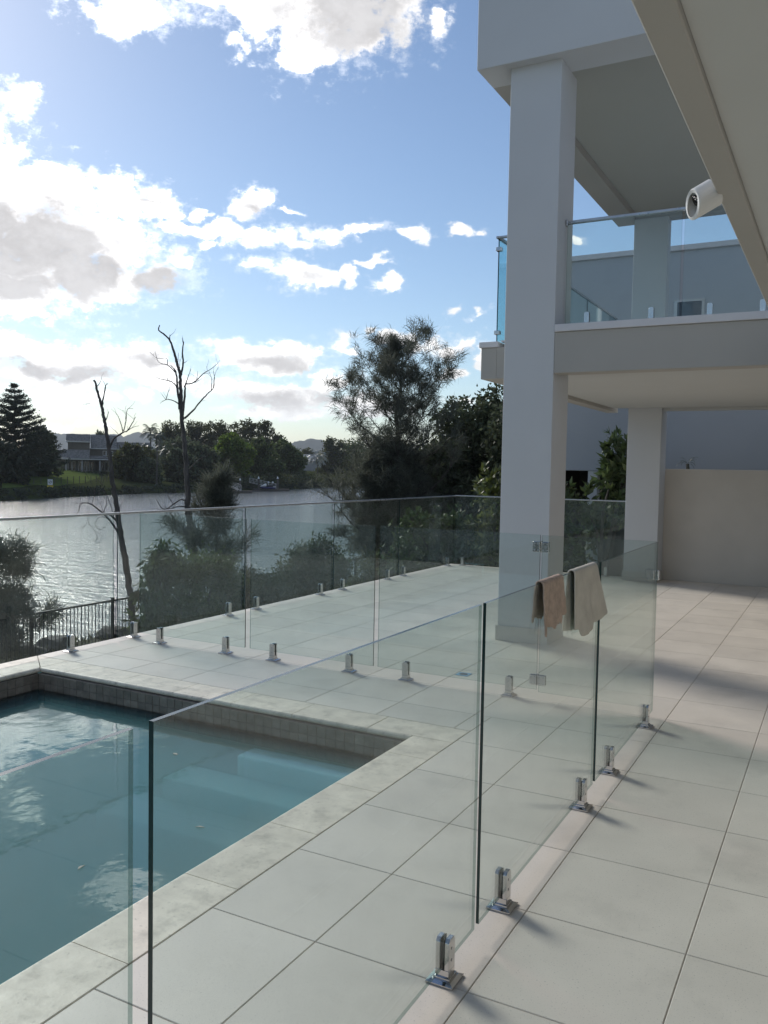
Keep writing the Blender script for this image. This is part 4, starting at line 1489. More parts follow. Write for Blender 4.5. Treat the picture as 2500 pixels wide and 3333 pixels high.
def needle_tree(label, base, height, width, seed, clumps, per, L, w, trunk_r, low_dense=True, name="casuarina_tree", mat=None, taper=1.0, dens_profile=None, cat="tree", group=None, lean=(0, 0), droop=.55, zmin=.12):
    """she-oak: ascending limbs, bunches of thin drooping branchlets with sky between them"""
    rng = np.random.default_rng(seed)
    rr = random.Random(seed)
    B = Vector(base)
    t = thing(name, label, cat, base, group)
    tr = MB()
    ax = []
    for k in range(13):
        s = k / 12
        ax.append(B + Vector((lean[0] * s + rr.uniform(-.02, .02) * height * s, lean[1] * s + rr.uniform(-.02, .02) * height * s, height * .97 * s - (.4 if k == 0 else 0))))
    tr.tube(ax, [trunk_r * (1 - .93 * k / 12) ** .9 + .006 for k in range(13)], 8)
    tips = []

    def axis(s):
        k = min(11, int(s * 12))
        return ax[k].lerp(ax[k + 1], s * 12 - k)
    nl = max(14, clumps // 26)
    for i in range(nl):
        s = zmin + (.97 - zmin) * (i + rr.random()) / nl
        wprof = dens_profile(s) if dens_profile else (1 - s) ** .5
        ln = width / 2 * wprof * rr.uniform(.55, 1.12)
        a = i * 2.399 + rr.uniform(-.4, .4)
        p = axis(s)
        d = Vector((math.cos(a), math.sin(a), rr.uniform(.25, .9))).normalized()
        seg = [p.copy()]
        for q in range(6):
            d = (d + Vector((rr.uniform(-.2, .2), rr.uniform(-.2, .2), rr.uniform(-.05, .22)))).normalized()
            p = p + d * ln / 6 * 1.15
            seg.append(p.copy())
        r0 = max(.012, trunk_r * .36 * (1 - s) + .008)
        tr.tube(seg, [r0 * (1 - .85 * q / 6) for q in range(7)], 5, cap=False)
        for _ in range(7):
            q = rr.randint(1, 6)
            b = seg[q].copy()
            dd = (d + Vector((rr.uniform(-1, 1), rr.uniform(-1, 1), rr.uniform(-.4, 1)))).normalized()
            l2 = ln * rr.uniform(.2, .42)
            e = b + dd * l2
            tr.tube([b, b.lerp(e, .5) + Vector((0, 0, .03)), e], [r0 * .3, r0 * .22, r0 * .12], 4, cap=False)
            tips += [(b.lerp(e, f), dd) for f in (.45, .75, 1.0)]
        tips.append((seg[-1], d))
    tr.build("trunk", M['bark'], t)
    tp = np.array([tuple(a) for a, _ in tips])
    td = np.array([tuple(b) for _, b in tips])
    idx = rng.integers(0, len(tp), clumps)
    cp = tp[idx] + rng.normal(size=(clumps, 3)) * L * .22
    cd = unit(td[idx] + rng.normal(size=(clumps, 3)) * .5)
    P0 = np.repeat(cp, per, 0) + rng.normal(size=(clumps * per, 3)) * L * .2
    D0 = unit(np.repeat(cd, per, 0) + rng.normal(size=(clumps * per, 3)) * .62 + np.array([0, 0, .12]))
    n = clumps * per
    Ls = L * rng.uniform(.5, 1.25, n)[:, None]
    P1 = P0 + D0 * Ls * .5
    D1 = unit(D0 + np.array([0, 0, -droop]) * rng.uniform(.4, 1.6, (n, 1)))
    P2 = P1 + D1 * Ls * .5
    S = unit(np.cross(D0, rng.normal(size=(n, 3)))) * w * .5
    V = np.stack([P0 - S, P0 + S, P1 + S, P1 - S, P2], 1).reshape(-1, 3)
    o = np.arange(n)[:, None] * 5
    F4 = np.concatenate([o + np.array([[0, 1, 2, 3]]), o + np.array([[3, 2, 4, 4]])], 0)
    # second part of each branchlet is a triangle
    me = bpy.data.meshes.new("foliage")
    off = np.array(world_loc(t))
    V = (V - off).astype(np.float32)
    Q = (o + np.array([[0, 1, 2, 3]])).astype(np.int32)
    T = (o + np.array([[3, 2, 4]])).astype(np.int32)
    me.vertices.add(len(V))
    me.vertices.foreach_set('co', V.ravel())
    loops = np.concatenate([Q.ravel(), T.ravel()])
    me.loops.add(len(loops))
    me.loops.foreach_set('vertex_index', loops)
    st = np.concatenate([np.arange(0, Q.size, 4), Q.size + np.arange(0, T.size, 3)]).astype(np.int32)
    tt = np.concatenate([np.full(len(Q), 4), np.full(len(T), 3)]).astype(np.int32)
    me.polygons.add(len(st))
    me.polygons.foreach_set('loop_start', st)
    me.polygons.foreach_set('loop_total', tt)
    me.materials.append(mat or M['L_needle'])
    me.update(calc_edges=True)
    ob = bpy.data.objects.new("crown", me)
    COL.objects.link(ob)
    ob.parent = t
    return t


def palm(label, base, height, crown, mat, seed, fronds=18, group="palms on the far bank", trunk=True, leaf_w=.35):
    rng = np.random.default_rng(seed)
    rr = random.Random(seed)
    B = Vector(base)
    t = thing("palm_tree", label, "palm tree", base, group)
    top = B + Vector((rr.uniform(-.03, .03) * height, rr.uniform(-.03, .03) * height, height - crown * .35))
    MB().tube([B + Vector((0, 0, -.5)), B.lerp(top, .5) + Vector((.08, 0, 0)), top], [.02 * height, .016 * height, .012 * height], 7).build("trunk", M['bark'], t)
    Vs, k0, Fs = [], 0, []
    for i in range(fronds):
        a = i * 2.399 + rr.uniform(-.2, .2)
        el = rr.uniform(-.25, 1.2)
        L = crown * .5 * rr.uniform(.8, 1.15)
        d = Vector((math.cos(a) * math.cos(el), math.sin(a) * math.cos(el), math.sin(el)))
        p = top.copy()
        side = Vector((-math.sin(a), math.cos(a), 0))
        n = 11
        for s in range(n):
            d2 = (d + Vector((0, 0, -.17 * s / n * 2.2))).normalized()
            q = p + d2 * (L / n)
            wd = leaf_w * crown * .32 * math.sin(math.pi * (s + .8) / (n + 1.2))
            for sg in (-1, 1):
                tip = q + side * sg * wd + d2 * wd * .5 - Vector((0, 0, wd * rr.uniform(.25, .9)))
                Vs += [tuple(p), tuple(p + (q - p) * .85), tuple(tip)]
                Fs.append((k0, k0 + 1, k0 + 2))
                k0 += 3
            p = q
            d = d2
    fast_mesh("fronds", Vs, Fs, mat, t)
    return t


# ------------------------------------------------------------------ garden between deck and river
shrub("shrub", "broad dense green shrub against the bar fence, left of the tall rounded shrub", "shrub", (-11.5, 13.55, -2.05), (1.15, 1.3, 1.95), M['L_mid'], 15000, .085, 11, lobes=16, asp=.5, lobe_r=.42, group="garden shrubs below the deck")
shrub("shrub", "low dark shrub filling the gap between the two bigger garden shrubs", "shrub", (-11.3, 15.0, -2.05), (.95, 1.0, 1.5), M['L_dark'], 9000, .08, 12, lobes=12, lobe_r=.42, group="garden shrubs below the deck")
shrub("shrub", "shrub with drooping pointed leaves standing beside the thin dead tree", "shrub", (-12.15, 13.0, -2.05), (.62, .7, 2.3), M['L_mid'], 1500, .2, 13, lobes=9, asp=.38, droop=.9, up=0, lobe_r=.38, group="garden shrubs below the deck")
shrub("shrub", "tall rounded dark shrub with leafy tips sticking up against the river", "shrub", (-10.95, 16.7, -2.0), (1.0, 1.05, 2.15), M['L_dark'], 14000, .09, 14, lobes=15, asp=.5, lobe_r=.42, group="garden shrubs below the deck")
shrub("shrub", "small loose shrub with rounded leaves right of the tall rounded shrub", "shrub", (-10.8, 17.5, -1.9), (.5, .5, 1.5), M['L_mid'], 1600, .12, 15, lobes=8, asp=.6, lobe_r=.4, group="garden shrubs below the deck")
shrub("shrub", "reddish leafed shrub at the far end of the bar fence", "shrub", (-11.9, 21.3, -2.0), (.8, 1.0, 1.3), M['L_olive'], 3000, .1, 16, lobes=9, group="garden shrubs below the deck")
needle_tree("feathery drooping shrub on the bank at the left edge behind the bar fence", (-13.35, 10.05, -2.2), 2.25, 2.4, 21, 420, 26, .34, .012, .05, name="shrub", mat=M['L_needle'], dens_profile=lambda s: (1.02 - s) ** .45, cat="shrub", droop=1.0, zmin=.05)
needle_tree("feathery young she-oak growing just right of the taller dead tree", (-13.8, 16.75, -2.1), 3.7, 2.0, 22, 330, 22, .36, .012, .055, mat=M['L_needle'], dens_profile=lambda s: min(1, 1.5 * (1.05 - s)) * min(1, .5 + s * 1.6), droop=.25, zmin=.22)


def cas_prof(s):
    if s < .36:
        return .62 + .5 * s
    if s < .44:
        return .62
    return min(1.0, .62 + (s - .44) * 1.9) if s < .62 else max(.1, 1.0 - ((s - .62) / .40) ** 1.6)


needle_tree("large wispy she-oak with see-through crown standing on the bank left of the house", (-13.75, 26.3, -2.3), 8.25, 4.4, 23, 1900, 20, .34, .014, .15, dens_profile=lambda s: 1.2 if s < .35 else (.62 if s < .45 else (1.1 - max(0, s - .62) * 1.7)), lean=(.05, .1), zmin=.04)
needle_tree("dark lower she-oak crowded against the foot of the large wispy one", (-13.55, 25.6, -2.4), 4.8, 3.5, 24, 2300, 24, .34, .017, .1, dens_profile=lambda s: (1.04 - s) ** .4, zmin=.03)
limb_tree("dark_tree", "tall dark dense tree between the she-oak and the white column", (-12.2, 30.9, -2.2), 6.6, 5.2, M['L_dark'], 26000, .2, 31, trunk_frac=.2, lobes=26, lobe_r=.24, group="dark trees behind the deck")
limb_tree("dark_tree", "dark tree filling the gap right behind the large she-oak", (-13.2, 28.6, -2.2), 4.9, 4.2, M['L_dark'], 18000, .2, 32, trunk_frac=.2, lobes=20, lobe_r=.26, group="dark trees behind the deck")
limb_tree("dark_tree", "dark round tree rising directly beside the white column", (-9.9, 28.5, -1.6), 5.5, 4.2, M['L_dark'], 18000, .19, 33, trunk_frac=.18, lobes=20, lobe_r=.26, group="dark trees behind the deck")
shrub("shrub", "glossy green hedge shrub behind the far corner of the glass balustrade", "shrub", (-7.3, 16.2, -.75), (1.25, .8, 1.75), M['L_gloss'], 5200, .13, 41, lobes=16, asp=.45, group="shrubs behind the deck corner", whorl=True)
shrub("shrub", "yellow-green shrub touching the left side of the white column", "shrub", (-6.0, 16.0, -.45), (.7, .6, 2.15), M['L_yellow'], 2200, .14, 42, lobes=12, asp=.45, group="shrubs behind the deck corner", whorl=True)
shrub("shrub", "low dark shrub under the glossy hedge near the deck corner", "shrub", (-8.2, 17.6, -1.1), (1.0, 1.0, 1.5), M['L_dark'], 5200, .12, 43, lobes=14, group="shrubs behind the deck corner")
shrub("shrub", "large-leafed shrub growing between the two columns up to the neighbour's wall", "shrub", (-3.75, 15.55, -.25), (.55, .5, 2.75), M['L_gloss'], 2300, .19, 44, lobes=14, asp=.4, lobe_r=.34, group="shrubs between the columns", whorl=True)
shrub("shrub", "dark leafy shrub low behind the glass between the two columns", "shrub", (-4.6, 15.3, -.25), (.75, .45, 1.75), M['L_gloss'], 3000, .15, 45, lobes=14, asp=.42, group="shrubs between the columns", whorl=True)
palm("tip of a small spiky plant showing above the beige boundary wall", (-2.36, 15.02, -.2), 2.24, .42, M['L_palm'], 46, 14, group=None, leaf_w=.12)


def bank_tufts(name, label, strip, n, h, mat, seed, cat="reeds"):
    rng = np.random.default_rng(seed)
    P = strip(rng, n)
    D = unit(rng.normal(size=(n, 3)) * .35 + np.array([0, 0, 1]))
    Nn = rand_dirs(rng, n)
    L = h * rng.uniform(.4, 1.3, n)
    V, F = leaf_quads(P, D, Nn, L, L * .09, .3)
    o = fast_mesh(name, V, F, mat)
    o['kind'] = 'stuff'
    tag(o, label, cat)
    return o


def strip_near(rng, n):
    y = rng.uniform(4, 26, n)
    x = rng.uniform(-15.2, -12.9, n) + rng.normal(size=n) * .1
    z = np.interp(-x, [12.9, 14.0, 14.8, 15.8], [-2.1, -2.02, -2.35, -3.0])
    return np.stack([x, y, z - .03], 1)


bank_tufts("grass", "rough grass along the top of the near river bank", strip_near, 5000, .24, M['L_grass'], 51, "grass")


def strip_garden(rng, n):
    y = rng.uniform(2, 26, n)
    x = rng.uniform(-12.8, -6.4, n)
    z = np.interp(-x, [6.28, 7.5, 9.5, 11.5, 13], [-.95, -1.25, -1.65, -2.02, -2.1])
    return np.stack([x, y, z - .03], 1)


bank_tufts("ground_cover", "dark ground cover plants below the edge of the deck", strip_garden, 9000, .2, M['L_dark'], 52, "ground cover")
# rough stones along the near bank lip
rng_ = random.Random(9)
for k in range(7):
    y = 6.5 + k * 1.15 + rng_.uniform(-.3, .3)
    bmk = bmesh.new()
    bmesh.ops.create_icosphere(bmk, subdivisions=2, radius=1)
    for v in bmk.verts:
        v.co = Vector((v.co.x * .32, v.co.y * .45, v.co.z * .16)) * (1 + .18 * math.sin(v.co.x * 5 + k) + .14 * math.sin(v.co.y * 7 + 2 * k) + .1 * math.sin(v.co.z * 9))
    me = bpy.data.meshes.new("rock")
    bmk.to_mesh(me)
    bmk.free()
    me.materials.append(M['rock'])
    o = bpy.data.objects.new("rock", me)
    o.location = (-14.0 + rng_.uniform(-.15, .15), y, -2.0)
    o.rotation_euler = (0, 0, rng_.uniform(0, 3))
    COL.objects.link(o)
    tag(o, "dark rough stone lying along the lip of the near bank behind the bar fence", "rock", "stones on the near bank")

# ------------------------------------------------------------------ far bank: house, trees, jetties
def far_house():
    O = Vector((-139.0, 128.5, -.3))                     # middle of the front wall, on the ground
    ux = Vector((128.5, 139.0, 0)).normalized()          # along the front, to the right seen from the river
    uy = Vector((-139.0, 128.5, 0)).normalized()         # away from the river
    t = thing("far_house", "two-storey far house with grey tiled roof behind the lawn across the river", "house", tuple(O))

    def W(x, y, z):
        return O + ux * x + uy * y + Vector((0, 0, z))

    def bx(name, x0, x1, y0, y1, z0, z1, mat, parent=None):
        vs = [W(x, y, z) for z in (z0, z1) for y in (y0, y1) for x in (x0, x1)]
        return MB().add(vs, [(0, 2, 3, 1), (4, 5, 7, 6), (0, 1, 5, 4), (2, 6, 7, 3), (0, 4, 6, 2), (1, 3, 7, 5)]).build(name, mat, parent or t)

    def roof(name, x0, x1, ye, yr, ze, zr, y_back):
        """pan-tiled gable: rows of rounded tiles as ribs and steps"""
        n = int((x1 - x0) / .3)
        rows = 14
        V, F = [], []
        for sgn, (ya, yb) in ((1, (ye, yr)), (2, (y_back, yr))):
            base = len(V)
            cols = n * 2 + 1
            for r in range(rows):
                for e in (0, 1):
                    s = (r + e) / rows
                    y = ya + (yb - ya) * s
                    z = ze + (zr - ze) * s + (.07 if e == 0 else 0)
                    for c in range(cols):
                        x = x0 + (x1 - x0) * c / (cols - 1)
                        zz = z + (.09 if c % 2 else 0) + .02 * math.sin(c * 12.9 + r * 78.2)
                        V.append(tuple(W(x, y, zz)))
            for r in range(rows * 2 - 1):
                for c in range(cols - 1):
                    a = base + r * cols + c
                    F.append((a, a + 1, a + cols + 1, a + cols))
        ob = fast_mesh(name, V, F, M['rooftile'], t)
        # gable ends
        g = MB()
        for x in (x0 + .15, x1 - .15):
            g.add([W(x, ye + .3, ze - .1), W(x, y_back - .3, ze - .1), W(x, yr, zr - .15), W(x + .05, ye + .3, ze - .1), W(x + .05, y_back - .3, ze - .1), W(x + .05, yr, zr - .15)], [(0, 1, 2), (3, 5, 4), (0, 3, 4, 1), (1, 4, 5, 2), (2, 5, 3, 0)])
        g.build("gable_wall", M['housewall'], t)
        f = MB()
        f.add([W(x0, ye - .02, ze - .16), W(x1, ye - .02, ze - .16), W(x1, ye - .02, ze + .04), W(x0, ye - .02, ze + .04), W(x0, ye - .12, ze - .16), W(x1, ye - .12, ze - .16), W(x1, ye - .12, ze + .04), W(x0, ye - .12, ze + .04)],
              [(0, 1, 2, 3), (7, 6, 5, 4), (0, 4, 5, 1), (1, 5, 6, 2), (2, 6, 7, 3), (3, 7, 4, 0)])
        f.build("gutter", M['windowframe'], t)
        return ob
    k = .0686

    def X(px):
        return (px - 245) * k
    bx("wall", X(176), X(238), -1.5, 9, 0, 6.3, M['housewall'])
    bx("wall", X(238.5), X(412), 0, 9, 0, 5.1, M['housewall'])
    bx("wall", X(82), X(175.5), 1, 8, 0, 2.9, M['housewall'])
    roof("roof", X(170), X(240), -2.0, 4.0, 6.4, 8.1, 9.5)
    roof("roof", X(241), X(318), -.6, 4.2, 5.1, 8.0, 9.5)
    roof("roof", X(319), X(420), -.6, 4.2, 5.0, 6.6, 9.5)
    roof("roof", X(78), X(166), .4, 4.6, 2.95, 4.7, 9)
    def lean_to(name, x0, x1, ya, za, yb, zb):
        n = int((x1 - x0) / .3)
        V, F = [], []
        cols = n * 2 + 1
        rows = 9
        for r in range(rows):
            for e in (0, 1):
                q_ = (r + e) / rows
                for c in range(cols):
                    V.append(tuple(W(x0 + (x1 - x0) * c / (cols - 1), ya + (yb - ya) * q_, za + (zb - za) * q_ + (.07 if e == 0 else 0) + (.09 if c % 2 else 0))))
        for r in range(rows * 2 - 1):
            for c in range(cols - 1):
                a = r * cols + c
                F.append((a, a + 1, a + cols + 1, a + cols))
        fast_mesh(name, V, F, M['rooftile'], t)
        bx("gutter", x0, x1, ya - .12, ya - .02, za - .2, za + .02, M['windowframe'])
        bx("verandah_beam", x0, x1, ya + .02, ya + .2, za - .35, za - .02, M['housewall'])
    lean_to("verandah_roof", X(160), X(238), -5.2, 2.85, -1.55, 4.7)
    lean_to("verandah_roof", X(239), X(384), -5.2, 2.85, -.05, 3.5)
    for px in (172, 217, 267, 300, 334, 370):
        bx("post", X(px) - .13, X(px) + .13, -5.0, -4.74, -.4, 2.81, M['concrete'])
    bx("terrace", X(160), X(384), -5.2, -.05, -1.2, -.35, M['housewall'])

    def window(x0, x1, y, z0, z1, n):
        f = bx("window_frame", x0, x1, y - .1, y - .01, z0, z1, M['windowframe'])
        w = (x1 - x0) / n
        for i in range(n):
            bx("pane", x0 + i * w + .1, x0 + (i + 1) * w - .1, y - .13, y - .101, z0 + .1, z1 - .1, M['pane'], f)
    for a, b_, n in ((176, 199, 2), (205, 215, 1)):
        window(X(a), X(b_), -1.5, .3, 2.3, n)
    for a, b_, n in ((240, 251, 1), (272, 302, 3), (320, 333, 1), (345, 352, 1)):
        window(X(a), X(b_), 0, .3, 2.3, n)
    window(X(221), X(238), -1.5, .3, 2.3, 2)
    window(X(276), X(306), 0, 3.6, 4.6, 3)
    window(X(332), X(344), 0, 3.3, 4.6, 1)
    for a in (105, 122, 138):
        window(X(a), X(a + 7), 1, .7, 2.2, 1)


far_house()


def norfolk_pine():
    base = (-117.8, 92.8, -1.6)
    B = Vector(base)
    H_ = 15.6
    t = thing("norfolk_pine", "dark tiered pine tree with pointed top left of the far house", "pine tree", base)
    MB().tube([B + Vector((0, 0, -.5)), B + Vector((0, 0, H_))], [.32, .03], 8).build("trunk", M['bark'], t)
    rr = random.Random(61)
    rng = np.random.default_rng(61)
    Ps, Ds = [], []
    tiers = 16
    br = MB()
    for k in range(tiers):
        s = k / (tiers - 1)
        z = H_ * (.10 + .885 * s)
        ln = 7.6 * (1 - s) ** .85 + .25
        for j in range(7 if k < 13 else 5):
            a = j * 2 * math.pi / 7 + k * .5 + rr.uniform(-.15, .15)
            L = ln * rr.uniform(.78, 1.1)
            n = max(4, int(L * 5))
            prev = None
            for i in range(1, n + 1):
                f = i / n
                p = B + Vector((math.cos(a) * L * f, math.sin(a) * L * f, z + L * (.34 * f ** 1.5 - .10 * f)))
                for _ in range(20):
                    Ps.append(tuple(p + Vector((rr.gauss(0, .2), rr.gauss(0, .2), rr.gauss(0, .15)))))
                    Ds.append((math.cos(a) * .5 + rr.gauss(0, .6), math.sin(a) * .5 + rr.gauss(0, .6), .35 + rr.gauss(0, .4)))
                if prev is not None and i % 2 == 0:
                    br.tube([prev, p], .035, 4, cap=False)
                prev = p
    br.build("branches", M['bark'], t)
    P, D = np.array(Ps), unit(np.array(Ds))
    n = len(P)
    V, F = leaf_quads(P, D, rand_dirs(rng, n), .42 * rng.uniform(.6, 1.2, n), .13 * np.ones(n), .5)
    fast_mesh("crown", V, F, M['L_pine'], t)


norfolk_pine()

G = "trees across the river"
FAR = [
    # label, x, y, ztop, zbase, width, material, leaves, kind
    ("dark rounded bush at the left edge below the pine", -109.4, 84.2, 3.9, -2.2, 8.2, 'L_pine', 3800, {}),
    ("soft drooping tree just right of the pine, over the low wing of the far house", -122.8, 102.5, 7.8, -1.3, 6.2, 'L_dark', 2600, dict(gaps=True)),
    ("low dark tree in front of the low wing of the far house", -121.5, 98.5, 3.3, -1.4, 6.0, 'L_pine', 2600, {}),
    ("tree crown poking up behind the roof of the far house", -156.5, 147.4, 9.4, 0, 4.6, 'L_dark', 2200, {}),
    ("dark olive tree hiding the right end of the far house", -121.2, 122.0, 5.2, -1.9, 8.8, 'L_olive', 5200, {}),
    ("low dark tree right of the olive one by the water", -116.4, 121.6, 2.4, -2.2, 5.4, 'L_dark', 2600, {}),
    ("leftmost tall gum tree of the row on the skyline", -168.3, 184.8, 13.2, -.5, 13.4, 'L_far', 4600, {}),
    ("tall gum tree second from left on the skyline, behind the dead trees", -166.5, 193.1, 14.2, -.5, 13.6, 'L_far', 4600, {}),
    ("tall gum tree in the middle of the skyline row, with a dense crown", -158.3, 193.5, 14.2, -.5, 12.0, 'L_far', 4400, {}),
    ("tall gum tree on the skyline with light showing through its crown", -149.4, 194.2, 14.7, -.5, 10.4, 'L_far', 2900, dict(gaps=True, trunk_frac=.42)),
    ("loose open gum tree at the right end of the skyline row", -142.2, 193.3, 14.3, -.5, 7.6, 'L_far', 1700, dict(gaps=True, trunk_frac=.45)),
    ("smaller gum tree stepping down at the right of the skyline row", -136.1, 191.6, 10.6, -.5, 6.6, 'L_far', 2000, dict(gaps=True)),
    ("bright green dome-shaped tree above the jetties", -118.0, 148.9, 8.1, -1.9, 9.8, 'L_bright', 6000, dict(flat=.35)),
    ("dark green tree right of the bright dome-shaped one", -119.1, 160.6, 7.1, -1.9, 8.6, 'L_mid', 4800, {}),
    ("pointed green tree at the right of the jetties with the hill behind", -123.5, 176.0, 7.9, -1.9, 9.2, 'L_mid', 4600, {}),
    ("low spreading tree right of the jetties by the water", -122.5, 179.7, 5.2, -2.1, 7.4, 'L_mid', 3400, {}),
    ("pale olive tree right of the silver palm, partly behind the she-oak", -138.0, 222.7, 10.1, -1.9, 10.8, 'L_olive', 4600, {}),
    ("dark tree left of the bright dome-shaped one, behind the sapling", -118.8, 137.9, 5.8, -2.0, 8.8, 'L_dark', 4600, {}),
    ("dark low tree at the waterside behind the taller dead tree", -117.4, 131.1, 4.6, -2.1, 7.4, 'L_dark', 3800, {}),
    ("low green tree hanging over the jet ski jetty", -115.6, 159.0, 3.2, -2.2, 6.8, 'L_mid', 3200, {}),
    ("small hazy tree far off below the hill", -182.2, 275.2, 8.6, .4, 9.5, 'L_far', 2200, {}),
    ("wide tree far up the river behind the she-oak", -141.8, 241.4, 10.2, -1.6, 16.0, 'L_mid', 4600, {}),
    ("dense tree behind the palms between house and gums", -143.0, 160.0, 8.0, -.5, 11.5, 'L_dark', 4200, {}),
    ("dense tree behind the dome-shaped tree, below the gums", -133.0, 168.0, 8.2, -1.0, 11.5, 'L_dark', 4200, {}),
]
for i, (lab, x, y, zt, zb, w, mt, n, kw) in enumerate(FAR):
    kw = dict(kw)
    kw.setdefault('trunk_frac', .22)
    limb_tree("far_tree", lab, (x, y, zb), zt - zb, w, M[mt], int(n * 1.5), .66, 100 + i, group=G, lobes=18, lobe_r=.22, asp=.6, **kw)

palm("tallest palm tree left of the taller dead tree on the far bank", (-138.1, 144.7, -.2), 11.2, 6.2, M['L_palm'], 71)
palm("palm tree just right of the tallest far palm", (-133.6, 142.0, -.3), 10.4, 5.6, M['L_palm'], 72)
palm("short palm tree left of the pair of tall far palms", (-132.1, 136.6, -.6), 7.8, 6.0, M['L_palm'], 73)
palm("bushy palm with hanging fronds right of the tall far palms", (-125.2, 136.2, -1.0), 7.6, 6.4, M['L_palm'], 74, 24)
palm("silvery palm with pale shining fronds near the hill across the river", (-135.5, 210.1, -1.8), 9.2, 8.4, M['L_silver'], 75, 22)
palm("small dark palm between the gums and the pointed tree", (-127.0, 182.0, -1.5), 8.6, 5.4, M['L_palm'], 76)


def far_dead():
    rr = random.Random(81)
    base = (-113.1, 120.1, -2.2)
    t = thing("dead_tree", "thin bare tree across the river rising in front of the gums", "dead tree", base, "dead trees on the river bank")
    B = Vector(base)
    mb = MB()
    p = [B, B + Vector((.1, 0, 4)), B + Vector((-.1, .2, 6.5)), B + Vector((.4, .3, 8.3)), B + Vector((.9, .5, 9.6))]
    mb.tube(p, [.14, .11, .08, .05, .03], 6)
    mb.build("trunk", M['deadwood'], t)
    br = MB()
    for k in range(16):
        a = rr.uniform(0, 6.28)
        s = B + Vector((.1, .1, rr.uniform(3.5, 8.6)))
        e = s + Vector((math.cos(a) * 1.2, math.sin(a) * 1.2, rr.uniform(.4, 1.5))) * rr.uniform(.5, 1)
        br.tube([s, s.lerp(e, .5) + Vector((0, 0, -.08)), e], [.045, .032, .02], 4)
    br.build("branches", M['deadwood'], t)


far_dead()


# shoreline growth, far woods: masses nobody could count
def shore_pt(rng, n, lo, hi, o0, o1):
    S = np.array(SHORE[lo:hi + 1], float)
    seg = np.linalg.norm(np.diff(S, axis=0), axis=1)
    cs = np.r_[0, np.cumsum(seg)]
    s = rng.uniform(0, cs[-1], n)
    x = np.interp(s, cs, S[:, 0])
    y = np.interp(s, cs, S[:, 1])
    d = np.hypot(x, y)
    o = rng.uniform(o0, o1, n)
    z = np.interp(o, [0, 1.2, 3, 6, 12, 25], [-3.9, -3.35, -2.7, -2.2, -1.9, -1.2])
    return np.stack([x * (d + o) / d, y * (d + o) / d, z], 1)


def mass(name, label, lo, hi, o0, o1, clumps, per, h, r, leaf, mat, seed, cat):
    rng = np.random.default_rng(seed)
    C = shore_pt(rng, clumps, lo, hi, o0, o1)
    hh = h * rng.uniform(.35, 1.15, clumps)
    idx = np.repeat(np.arange(clumps), per)
    n = len(idx)
    d = rand_dirs(rng, n)
    d[:, 2] = np.abs(d[:, 2])
    rad = rng.uniform(0, 1, n) ** .4
    P = C[idx] + d * rad[:, None] * np.stack([np.full(n, r), np.full(n, r), hh[idx]], 1)
    D = unit(rand_dirs(rng, n) + d * .6)
    L = leaf * rng.uniform(.6, 1.4, n)
    V, F = leaf_quads(P, D, rand_dirs(rng, n, .5), L, L * .5)
    o = fast_mesh(name, V, F, mat)
    o['kind'] = 'stuff'
    tag(o, label, cat)


mass("bank_growth", "dark tangled growth along the waterline of the far bank", 2, 9, .4, 3.4, 420, 40, .8, .9, .42, M['L_pine'], 91, "bank growth")
mass("bank_growth", "brownish reeds and bushes on the far bank right of the jetties", 7, 10, 2, 12, 200, 40, 2.6, 2.2, .5, M['L_olive'], 92, "bank growth")
mass("bank_growth", "low bushes behind the waterline under the far trees", 6, 8, 5, 22, 260, 40, 2.2, 2.4, .55, M['L_dark'], 93, "bank growth")
mass("far_woods", "far woods closing the view up the river", 9, 12, 8, 90, 300, 70, 9.0, 7.0, 1.3, M['L_far'], 94, "woods")
mass("far_woods", "far woods standing behind the house and gums", 3, 8, 95, 200, 170, 70, 7.0, 8.0, 1.4, M['L_dark'], 95, "woods")
mass("far_woods", "far woods along the bank left of the view", 0, 3, 12, 60, 260, 60, 8.0, 6.0, 1.2, M['L_dark'], 96, "woods")


rngh = np.random.default_rng(97)
hp = []
for f in np.linspace(0, 1, 90):
    hp.append((-139.0 + .679 * (-5.5 + 15 * f) + .734 * 6.6, 128.5 + .734 * (-5.5 + 15 * f) - .679 * 6.6, -1.0))
hp = np.repeat(np.array(hp), 60, 0)
hp += rngh.normal(size=hp.shape) * np.array([.45, .45, .3]) + np.array([0, 0, .25])
hl = .4 * rngh.uniform(.6, 1.3, len(hp))
V, F = leaf_quads(hp, rand_dirs(rngh, len(hp), .3), rand_dirs(rngh, len(hp)), hl, hl * .5)
tag(fast_mesh("hedge", V, F, M['L_dark']), "low dark hedge along the front of the far house", "hedge")


# far fence in front of the lawn
def lawn_fence():
    t = thing("lawn_fence", "low wire fence with thin posts along the far lawn edge", "fence", (-110, 99, -2))
    pts = []
    for k in range(16):
        f = k / 15
        x, y = -103.9 + f * (-116.2 + 103.9), 82.5 + f * (112.0 - 82.5)
        d = math.hypot(x, y)
        pts.append(Vector((x * (d + 4) / d, y * (d + 4) / d, -2.35 + .28 * math.sin(f * 2.2))))
    pr = None
    for p in pts:
        if pr is None:
            pr = MB().tube([(0, 0, 0), (0, 0, 1.5)], .055, 6).build("post", M['timber'], None)
            pr.parent = t
            pr.location = p - t.location
        else:
            inst(pr, "post", p, t)
    for h in (.7, 1.35):
        MB().tube([p + Vector((0, 0, h)) for p in pts], .018, 4).build("wire", M['timber'], t)


lawn_fence()


